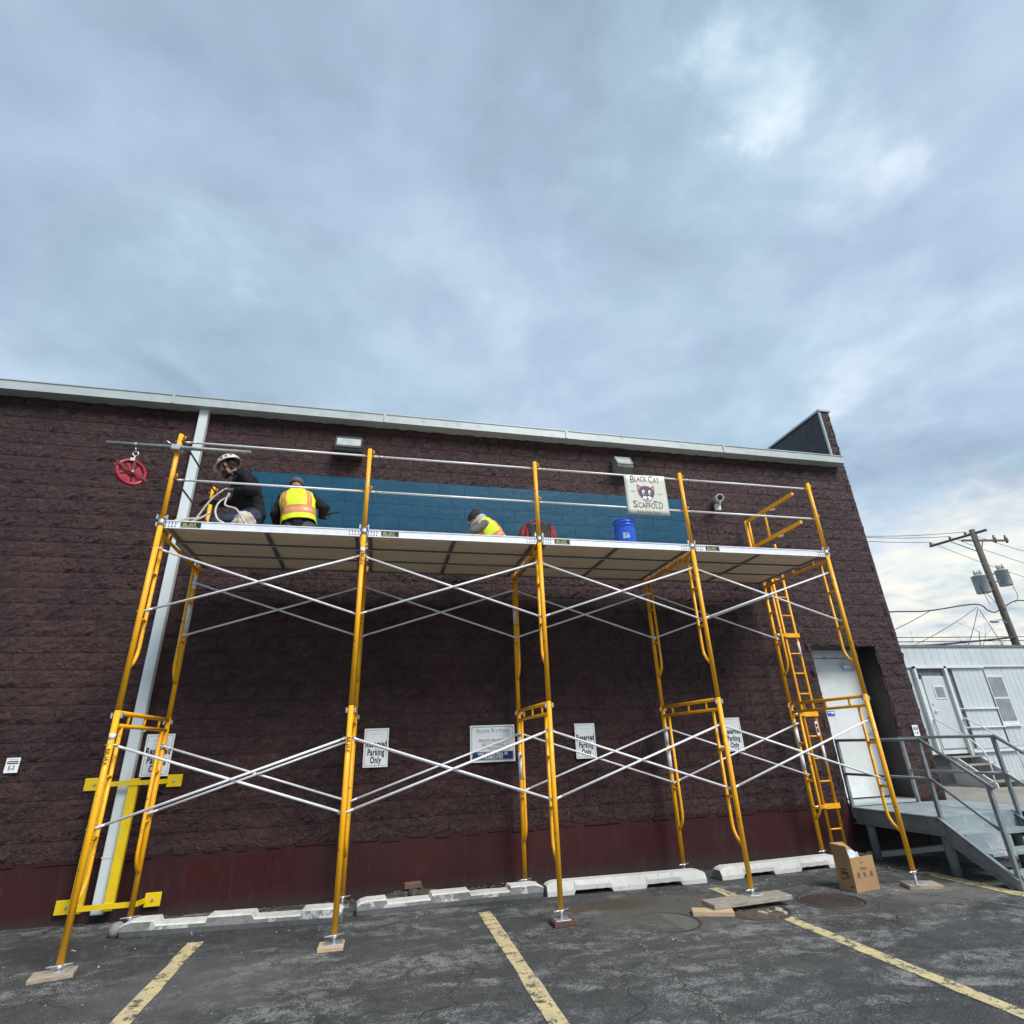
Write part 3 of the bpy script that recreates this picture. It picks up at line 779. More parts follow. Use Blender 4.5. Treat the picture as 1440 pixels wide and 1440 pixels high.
for z, nm in ((ZR1, 'top'), (ZR2, 'middle')):
    for i in range(4):
        lab = f'{nm} steel guard rail along the front of the {bay[i]}'
        if q0 is None: o = q0 = rail_parts(lab, 'front guard rails of the scaffold')
        else: o = dup(q0, (0, 0, 0), lab)
        o.location = (i * B, .046, z)
m_drail = M('dark_steel_tube', (.10, .10, .105), (.15, .15, .15), 20, .45, .5)
for z, nm in ((ZR1, 'upper'), (ZR2, 'lower')):
    q = MB().tube([(.034, -.02, z - .01), (.034, WD + .02, z - .01)], .011, 8)
    lone(q, 'end_rail', m_drail, f'{nm} dark guard rail across the left end of the deck', 'guard rail', (.034, 0, z - .01), 'end rails of the scaffold')

# swing gate and ladder at the right end
gate = thing('swing_gate', 'yellow cantilevered safety gate at the right end of the deck', 'gate', (8.50, WD + .05, ZD))
MB().tube([(8.50, WD + .06, ZD - .02), (8.50, WD + .06, 5.05)], .022, 12).build('hinge_post', m_yel, gate)
for z, ye in ((5.045, .33), (4.56, .30)):
    MB().bar((8.53, WD + .08, z), (8.53, ye, z), .045, .045).build('gate_bar', m_yel, gate)
MB().tube([(8.53, 1.03, 4.56), (8.53, 1.03, 5.045)], .019, 10).build('upright', m_yel, gate)
MB().tube([(8.56, WD + .06, 4.5), (8.56, WD + .06, 5.06)], .019, 10).build('upright', m_yel, gate)
for z, y in ((5.02, .93), (4.54, .88)): MB().bar((8.56, y, z), (8.62, y - .06, z), .012, .03).build('gate_clip', m_steel, gate)
lad = thing('ladder', 'narrow yellow access ladder clamped to the rear leg by the door', 'ladder', (8.84, WD, .13))
for x in (8.735, 8.945): MB().tube([(x, WD + .01, .13), (x, WD + .01, 2.25), (x, WD + .01, 4.35 if x < 8.9 else 4.62)], .0195, 10).build('side_rail', m_yel, lad)
z = .33
while z < 4.3:
    MB().tube([(8.735, WD + .01, z), (8.945, WD + .01, z)], .0115, 8).build('rung', m_yel, lad); z += .305
for z in (.62, 1.86, 3.05):
    q = MB().box((8.71, WD - .035, z - .03), (8.97, WD - .012, z + .035)); q.bar((8.56, WD - .01, z), (8.73, WD - .02, z), .05, .04); q.build('standoff_bracket', m_yel, lad)
    MB().tube([(8.50, WD - .06, z + .01), (8.66, WD - .06, z + .01)], .011, 8).build('bracket_bolt', m_steel, lad)
for a, c in ((1.15, 1.42), (2.72, 2.95), (3.99, 4.2)): MB().tube([(8.945, WD + .01, a), (8.945, WD + .01, c)], .0205, 10).build('tape_band', m_wht, lad)
pl_ = MB().box((8.885, WD - .016, 1.56), (8.93, WD - .011, 1.76)).build('name_plate', m_wht, lad)
MB().box((8.893, WD - .0185, 1.60), (8.922, WD - .0162, 1.66)).box((8.893, WD - .0185, 1.68), (8.922, WD - .0162, 1.72)).build('plate_print', m_ink, lad)

# hoist arm and pulley
m_pipe = M('grey_pipe', (.20, .22, .20), (.27, .28, .26), 14, .5, .4, .05, 60)
arm = thing('hoist_pipe', 'grey steel pipe clamped crosswise to the leftmost guard post', 'pipe', (0, -.055, 4.86))
MB().tube([(-.70, -.055, 4.861), (.79, -.055, 4.868)], .0235, 12).build('pipe', m_pipe, arm)
q = MB().box((-.045, -.085, 4.83), (.045, .03, 4.895)).tube([(-.06, -.06, 4.90), (-.11, -.07, 4.935)], .007, 6).tube([(.05, -.06, 4.90), (.10, -.07, 4.86)], .007, 6); q.build('clamp', m_steel, arm, bevel=.006)
MB().tube([(-.45, -.055, 4.861), (-.39, -.055, 4.861)], .027, 12).build('stop_collar', m_pipe, arm)
m_red = M('red_pulley_paint', (.40, .022, .045), (.33, .018, .038), 9, .45, 0, .05, 40, c3=(.25, .05, .05), s3=30)
pul = thing('pulley_wheel', 'red hoist wheel hanging from the grey pipe', 'pulley', (-.40, -.055, 4.35))
wc = Vector((-.39, -.055, 4.515)); Rw = Matrix.Rotation(R(42), 4, 'Z') @ Matrix.Rotation(R(90), 4, 'X')
rim = MB().lathe([(.122, -.022), (.150, -.022), (.152, -.017), (.136, -.005), (.136, .005), (.152, .017), (.150, .022), (.122, .022), (.122, -.022)], wc, 40, M=Rw); rim.build('rim', m_red, pul)
disc = MB()
for k in range(5):
    a0 = 2 * PI * k / 5 + .5
    pts = [(.035, a0 - .5), (.068, a0 - .40), (.095, a0 - .52), (.125, a0 - .56), (.125, a0 + .56), (.095, a0 + .52), (.068, a0 + .40), (.035, a0 + .5)]
    vs = [Rw @ Vector((r_ * math.cos(a), r_ * math.sin(a), z_)) + wc for z_ in (-.006, .006) for r_, a in pts]
    disc.add(vs, [tuple(range(8)), tuple(range(15, 7, -1))] + [(i, 8 + i, 8 + (i + 1) % 8, (i + 1) % 8) for i in range(8)])
disc.lathe([(0, -.025), (.042, -.025), (.042, .025), (0, .025)], wc, 20, M=Rw).build('spokes', m_red, pul)
dX = Rw.to_3x3() @ Vector((1, 0, 0)); dN = Rw.to_3x3() @ Vector((0, 0, 1)); dY_ = Vector((0, 0, 1))
yk = MB()
for s in (-1, 1):
    c = wc + dN * s * .034
    yk.bar(c + Vector((0, 0, -.01)), c + Vector((0, 0, .165)), .006, .03, up=dX); yk.bar(c - dX * .165 + Vector((0, 0, .06)), c + dX * .165 - Vector((0, 0, .06)), .006, .026)
yk.bar(wc + dN * -.04 + Vector((0, 0, .165)), wc + dN * .04 + Vector((0, 0, .165)), .03, .008)
yk.build('yoke', M('dark_red_yoke', (.16, .012, .02), None, rough=.5), pul)
MB().tube([wc - dN * .05, wc + dN * .05], .012, 10).build('axle', m_steel, pul)
hk = MB(); hp = wc + Vector((0, 0, .165))
hk.tube([hp, hp + Vector((0, 0, .04))], .008, 8)
hk.tube([hp + Vector((.028 * math.sin(t), 0, .068 - .028 * math.cos(t))) for t in lin(0, 2 * PI, 14)], .006, 6)
hk.tube([hp + Vector((0, 0, .09)), hp + Vector((-.012, 0, .13)), Vector((-.41, -.055, 4.835))], .005, 6)
hk.build('hook', m_steel, pul)
MB().box((wc.x - .02, wc.y - .045, wc.z + .125), (wc.x + .025, wc.y - .040, wc.z + .16)).build('tag', m_wht, pul)

# banner
m_ban = M('banner_cream', (.66, .67, .57), (.62, .63, .53), 3, .5)
m_cat = M('cat_dark_violet', (.055, .04, .07), None, rough=.5); m_pink = M('cat_pink_line', (.62, .30, .30), None, rough=.5); m_catw = M('cat_white', (.80, .80, .80), None, rough=.5)
ban = thing('banner', 'cream sign lettered BLACK CAT SCAFFOLD with a cat head, on the guard rails', 'sign', (5.85, .02, 4.41))
ba = MB(); nx = 12
vs = []; fs = []
for j in range(9):
    for i in range(nx + 1):
        u, v = i / nx, j / 8
        vs.append((5.548 + .614 * u, .0205 + .0012 * math.sin(u * 5) * (1 - v), 4.402 + .59 * v + .016 * u * v))
for j in range(8):
    for i in range(nx): k = j * (nx + 1) + i; fs.append((k, k + 1, k + nx + 2, k + nx + 1))
pn = ba.add(vs, fs, 0, True).build('sheet', m_ban, ban, fix=False)
sm = pn.modifiers.new('s', 'SOLIDIFY'); sm.thickness = .004; sm.offset = 1
BC = Vector((5.857, .0155, 4.70))
def arch(k, x0=0): return lambda x, y: (x, y * (1 + .9 * abs(x) / .3 * (1 if k < 0 else .3)) + k * x * x)
m_let = M('black_lettering', (.02, .02, .022), None, rough=.5)
def caps(parts, z, k, total):
    x = -total / 2
    for s_, sz, wdt in parts:
        if s_: text(s_, sz, facing(BC.x + x + wdt / 2, BC.y, BC.z + z), m_let, ban, fit=wdt * .93, fn=(lambda xx, yy, c=x + wdt / 2: (xx, yy - k * ((xx + c) ** 2))), bold=.0005)
        x += wdt
caps([('B', .155, .062), ('LACK', .115, .195), (None, 0, .018), ('C', .155, .066), ('AT', .12, .10)], .235, .35, .441)
caps([('S', .150, .066), ('CAFFOL', .115, .315), ('D', .150, .066)], -.168, -.35, .447)
text('312-416-7664', .052, facing(BC.x, BC.y, BC.z - .262), m_let, ban, xs=1.12, spacing=1.08)
def flat(poly, mat_, nm, y): # polygon in banner plane, thin
    q = MB().prism([(BC.x + a, BC.z + b_) for a, b_ in poly], 'y', y - .0006, y + .0006); return q.build(nm, mat_, ban)
def oval(cx, cz, rx, rz, n=20, rot=0): return [(cx + rx * math.cos(t) * math.cos(rot) - rz * math.sin(t) * math.sin(rot), cz + rx * math.cos(t) * math.sin(rot) + rz * math.sin(t) * math.cos(rot)) for t in lin(0, 2 * PI, n)[:-1]]
flat([(-.135, .165), (-.075, .125), (-.03, .14), (.03, .138), (.075, .12), (.13, .155), (.128, .04), (.115, .0), (.085, -.055), (.035, -.105), (-.03, -.108), (-.085, -.055), (-.122, .0), (-.134, .05)], m_pink, 'cat_outline', BC.y)
flat([(-.126, .152), (-.072, .115), (-.03, .131), (.03, .129), (.072, .111), (.121, .143), (.118, .04), (.107, .0), (.078, -.05), (.033, -.098), (-.028, -.1), (-.08, -.05), (-.112, .0), (-.124, .05)], m_cat, 'cat_head', BC.y - .0014)
flat([(-.118, .135), (-.088, .105), (-.112, .06)], m_pink, 'cat_ear', BC.y - .0028); flat([(.113, .128), (.083, .10), (.105, .055)], m_pink, 'cat_ear', BC.y - .0028)
for s in (-1, 1):
    flat(oval(s * .046, .035, .021, .040), m_catw, 'cat_eye', BC.y - .0028); flat(oval(s * .046 + .006, .022, .010, .022), m_cat, 'cat_pupil', BC.y - .0042)
    flat(oval(s * .034, -.045, .040, .024, rot=-s * .35), m_catw, 'cat_cheek', BC.y - .0028)
flat([(-.04, -.06), (.04, -.06), (.025, -.094), (-.022, -.094)], m_catw, 'cat_chin', BC.y - .0035)
flat(oval(0, -.066, .020, .016), m_cat, 'cat_mouth', BC.y - .0049); flat(oval(0, -.022, .013, .008), m_cat, 'cat_nose', BC.y - .0049)
flat(oval(.115, -.098, .035, .010), m_let, 'print_mark', BC.y)
m_grn = M('faded_green_print', (.25, .33, .24), None, rough=.5)
for s in (-1, 1): flat([(s * .2 - .035, .026 - s * .01), (s * .2 + .035, .022 - s * .01), (s * .2 + .035, .036 - s * .01), (s * .2 - .035, .040 - s * .01)], m_grn, 'print_mark', BC.y)
for sx_ in (-.29, .30):
    for sz_ in (.275,): MB().tube([(BC.x + sx_, .024, BC.z + sz_), (BC.x + sx_, .03, BC.z + sz_ + .025), (BC.x + sx_, .06, BC.z + sz_ + .025), (BC.x + sx_, .062, BC.z + sz_)], .003, 6).build('cable_tie', m_wht, ban)
# ------------------------------------------------------------------ signs on the wall
YS = YW - .036
m_navy = M('sign_navy', (.012, .03, .13), (.016, .035, .15), 4, .35)
m_gry = M('faded_grey_print', (.22, .26, .28), None, rough=.5)
m_ltx = M('faint_grey_print', (.52, .57, .58), None, rough=.5)
m_frame = M('sign_border_grey', (.30, .33, .34), None, rough=.5)
def plate(name, x0, x1, z0, z1, label, cat, group=None, rot=0.0):
    t = thing(name, label, cat, ((x0 + x1) / 2, YS, z0), group)
    MB().box((x0, YS - .0015, z0), (x1, YS + .0015, z1)).build('panel', m_white, t, bevel=.0006)
    MB().tube([(x0 + .05, YS, z1 - .05), (x0 + .05, YW, z1 - .05)], .006, 6).tube([(x1 - .05, YS, z0 + .05), (x1 - .05, YW, z0 + .05)], .006, 6).build('standoff_screw', m_steel, t)
    return t
def border(t, x0, x1, z0, z1, w, mat_):
    y0, y1 = YS - .0024, YS - .0016
    MB().box((x0, y0, z0), (x1, y1, z0 + w)).box((x0, y0, z1 - w), (x1, y1, z1)).box((x0, y0, z0 + w), (x0 + w, y1, z1 - w)).box((x1 - w, y0, z0 + w), (x1, y1, z1 - w)).build('border_line', mat_, t)
def reserved(x0, x1, z0, z1, label):
    t = plate('parking_sign', x0, x1, z0, z1, label, 'sign', 'reserved parking signs on the wall')
    border(t, x0 + .018, x1 - .018, z0 + .018, z1 - .018, .005, m_frame)
    xc = (x0 + x1) / 2; h = z1 - z0
    for s_, f, w in (('Reserved', .585, .80), ('Parking', .375, .80), ('Only', .175, .82)):
        text(s_, .106, facing(xc, YS - .0024, z0 + h * f), m_ink, t, xs=.60, bold=.0035, shear=.06, spacing=1.12)
    for zc in (z0 + .028, z1 - .028): MB().tube([(xc, YS - .006, zc), (xc, YS - .001, zc)], .007, 8).build('screw_head', m_steel, t)
    MB().box((xc - .085, YS - .0022, z1 - .072), (xc + .085, YS - .0016, z1 - .066)).build('small_print', m_ltx, t)
reserved(-.262, .043, 1.408, 1.870, 'white Reserved Parking Only sign behind the leftmost scaffold frame, right of the downspout')
reserved(2.258, 2.567, 1.397, 1.858, 'white Reserved Parking Only sign right of the second scaffold frame, unobstructed by posts')
reserved(5.118, 5.418, 1.386, 1.839, 'white Reserved Parking Only sign between the middle and fourth scaffold frames')
reserved(7.450, 7.755, 1.389, 1.855, 'white Reserved Parking Only sign half hidden behind the fourth scaffold post')
x0, x1, z0, z1 = 3.636, 4.249, 1.396, 1.854
t = plate('notice_sign', x0, x1, z0, z1, 'white notice with a blue foot reading PRIVATE PROPERTY NO TRESPASSING', 'sign')
border(t, x0 + .018, x1 - .018, z0 + .018, z1 - .018, .009, m_frame)
MB().box((x0 + .03, YS - .0024, z0 + .03), (x1 - .03, YS - .0016, z0 + .128)).build('blue_band', m_navy, t)
xc = (x0 + x1) / 2
text('Access Brothers', .075, facing(xc, YS - .0024, z1 - .068), m_gry, t, xs=.90)
MB().box((xc - .20, YS - .0022, z1 - .105), (xc + .20, YS - .0016, z1 - .100)).box((xc - .17, YS - .0022, z1 - .139), (xc + .17, YS - .0016, z1 - .135)).build('small_print', m_ltx, t)
for s_, z_, xs_ in (('PRIVATE PROPERTY', .262, .80), ('NO LOITERING', .212, .80), ('NO TRESPASSING', .163, .80)): text(s_, .055, facing(xc, YS - .0024, z0 + z_), m_gry, t, xs=xs_, bold=.001)
text('VIOLATORS WILL BE', .052, facing(xc, YS - .0032, z0 + .100), m_white, t, xs=.86, bold=.001)
text('PROSECUTED', .052, facing(xc, YS - .0032, z0 + .056), m_white, t, xs=.86, bold=.001)
for ax, az in ((x0 + .03, z1 - .03), (x1 - .03, z1 - .03)): MB().tube([(ax, YS - .006, az), (ax, YS - .001, az)], .007, 8).build('screw_head', m_ink, t)
for (x0, x1, z0, z1, s_, lb) in ((-1.632, -1.498, 1.512, 1.667, 'E-3', 'small white tag numbered E-3 on the wall at the far left'), (10.905, 11.02, 1.485, 1.655, '1-A', 'small white tag numbered 1-A near the right corner of the building')):
    t = plate('number_tag', x0, x1, z0, z1, lb, 'tag', 'number tags on the wall'); h = z1 - z0; xc = (x0 + x1) / 2
    MB().box((x0 + .014, YS - .0024, z0 + h * .58), (x1 - .014, YS - .0016, z0 + h * .78)).build('black_band', m_ink, t)
    MB().box((x0 + .02, YS - .0030, z0 + h * .66), (x1 - .02, YS - .0025, z0 + h * .70)).build('band_print', m_white, t)
    MB().box((x0 + .014, YS - .0024, z0 + h * .87), (x1 - .014, YS - .0016, z0 + h * .90)).build('thin_line', m_gry, t)
    text(s_, .068, facing(xc, YS - .0024, z0 + h * .31), m_ink, t, xs=.72, bold=.001)

# ------------------------------------------------------------------ wall lights, camera
m_bronze = M('dark_bronze_housing', (.035, .033, .031), (.05, .047, .044), 12, .45, .2)
m_lens = M('frosted_lens', (.50, .52, .50), (.36, .38, .37), 7, .18, lo=.3, hi=.7)
m_lens.node_tree.nodes['Principled BSDF'].inputs['Coat Weight'].default_value = .5
def wallpack(x0, x1, z0, z1, d, label, housing):
    t = thing('wall_light', label, 'wall light', ((x0 + x1) / 2, YW, z0), 'flood lights under the eave')
    y0 = YW - .012
    MB().prism([(y0, z0), (y0, z1), (y0 - d * .55, z1 + .005), (y0 - d, z0 + .10), (y0 - d * .95, z0 + .055), (y0 - .05, z0 - .0)], 'x', x0, x1).build('housing', housing, t, bevel=.008)
    a, c = Vector((0, y0 - d * .55, z1 + .005)), Vector((0, y0 - d, z0 + .10)); dd = c - a; nn = Vector((0, dd.z, -dd.y)).normalized()
    if nn.y > 0: nn = -nn
    def q(u, off): return a + dd * u + nn * off
    xm = .028
    lens = MB(); p1, p2 = q(.16, .004), q(.80, .004); lens.bar(((x0 + xm + x1 - xm) / 2, p1.y, p1.z), ((x0 + xm + x1 - xm) / 2, p2.y, p2.z), (x1 - x0 - 2 * xm), .010, up=nn)
    lens.build('lens', m_lens, t)
    for xx in (x0 + xm * .5, x1 - xm * .5): MB().bar((xx, q(.02, .008).y, q(.02, .008).z), (xx, q(.98, .008).y, q(.98, .008).z), .02, .016, up=nn).build('bezel', housing, t)
    for u in (.07, .92): MB().bar((x0 + xm + .002, q(u, .006).y, q(u, .006).z), (x1 - xm - .002, q(u, .006).y, q(u, .006).z), .04, .012, up=nn).build('bezel', housing, t)
    return t
m_hgrey = M('grey_housing', (.20, .21, .20), (.27, .28, .27), 10, .5, .2)
wallpack(1.545, 1.955, 5.76, 6.10, .24, 'dark floodlight on the wall above the left workers', m_bronze)
wallpack(6.175, 6.475, 5.86, 6.14, .24, 'grey floodlight on the wall above the cat sign', m_hgrey)
m_camw = M('white_camera_shell', (.74, .75, .72), (.68, .69, .66), 8, .35)
t = thing('security_camera', 'white bullet security camera on the wall right of the cat sign', 'camera', (8.12, YW, 5.34))
MB().box((8.06, YW - .06, 5.30), (8.17, YW - .01, 5.41)).build('junction_box', m_camw, t, bevel=.006)
MB().tube([(8.115, YW - .05, 5.37), (8.10, YW - .13, 5.38), (8.09, YW - .17, 5.425)], .02, 10).build('bracket', m_camw, t)
ca, cb = Vector((8.10, YW - .05, 5.50)), Vector((8.02, YW - .27, 5.435)); dv = (cb - ca).normalized()
MB().tube([ca, ca + dv * .02, cb, cb + dv * .03], [.045, .062, .066, .066], 20).build('shell', m_camw, t)
MB().tube([cb + dv * .0305, cb + dv * .034], [.050, .048], 20).build('lens_face', m_blk, t)
MB().tube([cb + dv * .032, cb + dv * .04], [.018, .015], 12).build('lens', M('camera_glass', (.02, .02, .03), None, rough=.1), t)

# ------------------------------------------------------------------ yellow guard round the downspout
t = thing('downspout_guard', 'bright yellow steel guard bolted to the wall round the downspout', 'guard', (-.27, YW, .1))
for z in (1.355, .185):
    q = MB(); hgt = .066
    yf = 1.50
    for (a, c) in (((-.56, yf), (.02, yf)), ((-.60, YW - .02), (-.56, yf)), ((.06, YW - .02), (.02, yf))):
        q.bar((a[0], a[1], z), (c[0], c[1], z), .012, hgt * .75)
    q.build('strap', m_guard, t)
    for (a, c) in ((-.80, -.585), (.045, .205)):
        f = MB().box((a, YW - .044, z - hgt), (c, YW - .032, z + hgt)).build('wall_plate', m_guard, t, bevel=.003)
        MB().tube([((a + c) / 2, YW - .056, z), ((a + c) / 2, YW - .02, z)], .014, 6).build('bolt', m_steel, t)
for x0, x1 in ((-.62, -.50), (-.300, -.205)):
    MB().box((x0, 1.505, .14), (x1, 1.56, 1.40)).build('upright_channel', m_guard, t, bevel=.004)

# ------------------------------------------------------------------ wheel stops
m_wst = mat_concrete('worn_white_paint_on_concrete', (.62, .62, .58), (.52, .52, .49), (.33, .32, .30), 5)
m_wsc = mat_concrete('bare_wheel_stop_concrete', (.27, .27, .26), (.20, .20, .195), (.40, .40, .38), 4)
def mat_wsm():
    b = NB('worn_paint_over_concrete'); P = b.pos(True); g = b.n('ShaderNodeNewGeometry').outputs['Normal']
    f = b.math('ADD', b.math('MULTIPLY', b.noise(P, 3.2, 6, .7, .4), 1.1), b.math('MULTIPLY', b.sep(g)[2], .34))
    wh = b.mix(b.ramp(b.noise(P, 9, 5, .7), .4, .65), (.66, .66, .62), (.52, .51, .48))
    gr = b.mix(b.ramp(b.noise(P, 7, 6, .7), .4, .62), (.29, .285, .27), (.20, .198, .19))
    fn = b.noise(P, 90, 3, .7)
    col = b.mix(b.ramp(b.math('ADD', f, b.math('MULTIPLY', fn, .12)), .61, .67), gr, wh)
    b.bump(b.math('ADD', b.noise(P, 30, 5, .7), fn), .4, .01)
    return b.set(Base_Color=col, Roughness=.88, Specular_IOR_Level=.3)
m_wsm = mat_wsm()
def wheelstop(xa, xb, ya, yb, flip, label, seed):
    rg = random.Random(seed); L = math.hypot(xb - xa, yb - ya); h = .138
    xs = [0, .03, .10, .18]
    n0 = [(.33, .80), (1.24, 1.70)] if not flip else [(.31, .78), (1.22, 1.68)]
    x = .18
    while x < L - .2: x += .06; xs.append(x)
    xs = [v for v in xs if v < L - .19] + [L - .18, L - .10, L - .03, L]
    for a, c in n0:
        for e, dlt in ((a, -.012), (a, .012), (c, -.012), (c, .012)): xs.append(e + dlt)
    xs = sorted(set(round(v, 4) for v in xs)); V = []; F = []; MI = []
    for i, s in enumerate(xs):
        e = min(s, L - s); tp = 1 if e > .1 else .74 + .26 * (max(e, 0) / .1) ** .5
        notch = any(a <= s <= c for a, c in n0)
        j = lambda k=.0015: rg.uniform(-k, k)
        if not flip:   # wide foot, drain notches underneath
            zb = .045 + j(.003) if notch else .002
            prof = [(-.10, zb), (-.10 + j(), max(zb, .0) + .045), (-.066 + j(), h * tp), (.066, h * tp), (.10, .05), (.10, zb)]
        else:          # lying upside down: narrow top face down, notches open at the top
            zt = h - (.040 + j(.002) if notch else 0)
            prof = [(-.070, .002), (-.096 + j(), .055), (-.100 + j(.0015), zt * tp - .012), (-.085, zt * tp), (.10, zt * tp + j(.002)), (.07, .002)]
        for y, z in prof: V.append((s, y, z))
        if i:
            for k in range(6):
                F.append(((i - 1) * 6 + k, (i - 1) * 6 + (k + 1) % 6, i * 6 + (k + 1) % 6, i * 6 + k))
                if not flip: MI.append(0)
                else: MI.append(2 if k in (1, 2, 3) else 1)
    F.append(tuple(range(6))[::-1]); F.append(tuple((len(xs) - 1) * 6 + k for k in range(6))); MI += [1, 1]
    mb = MB(); mb.v = V; mb.f = [list(f) for f in F]; mb.m = MI; mb.sm = [False] * len(F)
    z0 = gz(xa)
    o = bpy.data.objects.new('wheel_stop', mb.mesh('wheel_stop', [m_wst, m_wsc, m_wsm])); COL.objects.link(o); o.location = (xa, ya + .1, z0 + .001)
    o.rotation_euler = (0, math.atan2(.0104 * L, L), math.atan2(yb - ya, xb - xa))
    tag(o, label, 'wheel stop', 'concrete wheel stops along the wall')
wheelstop(.09, 2.165, .93, .76, True, 'leftmost concrete wheel stop, grey faced with white worn top and notches on top', 1)
wheelstop(2.30, 4.38, .93, 1.04, True, 'grey faced chipped wheel stop left of the middle scaffold foot, notches on top', 2)
wheelstop(4.43, 6.47, 1.03, 1.02, False, 'clean white wheel stop right of the middle scaffold foot with gaps beneath', 3)
wheelstop(6.70, 8.62, 1.06, 1.22, False, 'rightmost white wheel stop, ending at the cardboard box', 4)
q = MB().ell((.02, 1.06, gz(0) + .05), (.07, .09, .07), 9, 6); lone(q, 'concrete_lump', m_wsc, 'grey lump of broken concrete at the left end of the wheel stops', 'rubble', (.02, 1.06, gz(0)))
q = MB().box((-.10, -.045, 0), (.10, .045, .06), M=Matrix.Rotation(R(4), 4, 'Z')); o = bpy.data.objects.new('broken_brick', q.mesh('broken_brick', M('old_brick', (.17, .085, .065), (.13, .075, .06), 20, .9, bump=.3), bevel=.006)); COL.objects.link(o); o.location = (2.92, 1.5, gz(3) + .11)
tag(o, 'brown brick lying behind the second wheel stop', 'brick'); 
rb = MB(); rg = random.Random(4)
for i in range(60):  # crumbled mortar bank that carries the brick, at the foot of the wall
    x = 2.92 + rg.gauss(0, .22); s = rg.uniform(.03, .06)
    rb.ell((x, 1.50 + rg.uniform(-.1, .12), gz(x) + max(0, .075 - abs(x - 2.92) * .2)), (s * 1.2, s, s * rg.uniform(.5, .9)), 7, 5)
rb.ell((2.92, 1.51, gz(3)), (.42, .17, .095), 16, 8)
tag(rb.build('rubble_bank', M('dark_dirt', (.075, .062, .05), (.05, .042, .036), 18, .95, bump=.4, world=True, c3=(.22, .2, .18), s3=30)), 'low bank of crumbled mortar behind the second wheel stop', 'rubble', kind='stuff')
lf = MB()
for i in range(420):
    x = rg.choice([rg.uniform(3.2, 4.45), rg.uniform(-1, 9)]); y = 1.68 - abs(rg.gauss(0, .14)) - .01
    s = rg.uniform(.012, .04); a = rg.uniform(0, 6.3); z = gz(x) + rg.uniform(.006, .02) + (.03 * rg.random() if x > 3.2 and x < 4.45 else 0)
    p = [(x + s * math.cos(a), y + s * math.sin(a), z), (x + s * .5 * math.cos(a + 1.6), y + s * .5 * math.sin(a + 1.6), z + rg.uniform(0, .015)), (x - s * math.cos(a), y - s * math.sin(a), z), (x + s * .5 * math.cos(a - 1.6), y + s * .5 * math.sin(a - 1.6), z + rg.uniform(0, .015))]
    lf.add(p, [(0, 1, 2, 3)])
tag(lf.build('leaf_litter', M('dead_leaf', (.16, .10, .05), (.09, .06, .035), 8, .8, world=True), fix=False), 'dry leaves and grit gathered along the foot of the wall', 'leaf litter', kind='stuff')

# ------------------------------------------------------------------ manholes
def mat_iron(name, c1, c2, rot):
    b = NB(name); P = b.pos(False)
    w = b.n('ShaderNodeTexWave', wave_type='BANDS'); b.l(b.mapv(P, (1, 1, 0), (0, 0, rot)), w.inputs[0]); w.inputs['Scale'].default_value = 9
    col = b.mix(b.ramp(b.noise(P, 9, 5, .7), .35, .65), c1, c2)
    b.bump(b.noise(P, 60, 4), .5)
    return b.set(Base_Color=col, Roughness=.65, Metallic=.25)
m_iron = mat_iron('rusty_cast_iron', (.085, .062, .054), (.055, .042, .038), .3)
m_ring = M('iron_ring', (.05, .042, .038), (.075, .06, .05), 20, .7, .2)
def manhole(x, y, r, label, mat_, lugs=True, dz=0.0):
    t = thing('manhole_cover', label, 'manhole cover', (x, y, gz(x)), 'manhole covers in the asphalt')
    z = gz(x) + dz
    MB().lathe([(r - .035, .002), (r - .03, .012), (r, .010), (r + .012, -.01)], (x, y, z), 48).build('ring', m_ring, t, fix=False)
    MB().lathe([(0, .009), (r - .05, .009), (r - .042, .005), (r - .040, -.02)], (x, y, z), 48).build('cover', mat_, t, fix=False)
    if lugs:
        q = MB(); st = .042; k = int(r / st)
        for i in range(-k, k + 1):
            for j in range(-k, k + 1):
                px, py = i * st + (st / 2 if j % 2 else 0), j * st
                if math.hypot(px, py) < r - .075: q.box((x + px - .012, y + py - .012, z + .008), (x + px + .012, y + py + .012, z + .0125))
        for rr in (r - .062,): q.lathe([(rr - .006, .008), (rr - .006, .013), (rr + .006, .013), (rr + .006, .008)], (x, y, z), 48)
        o = q.build('raised_pattern', mat_, t, fix=False); o['kind'] = 'stuff'
manhole(7.235, -.16, .345, 'rusty round manhole cover in front of the cardboard box', m_iron)
m_iron2 = M('worn_bare_iron', (.11, .085, .07), (.06, .05, .045), 9, .7, .15, .4, 40, c3=(.42, .36, .30), s3=6, lo3=.56, hi3=.62)
manhole(6.27, -.22, .34, 'worn round manhole cover under the grey plank', m_iron2, lugs=False)
m_silt = mat_concrete('silted_iron', (.135, .128, .115), (.10, .095, .088), (.165, .155, .14), 3)
manhole(5.25, -.26, .34, 'silted over manhole cover left of the grey plank, barely showing', m_silt, lugs=False, dz=-.0095)

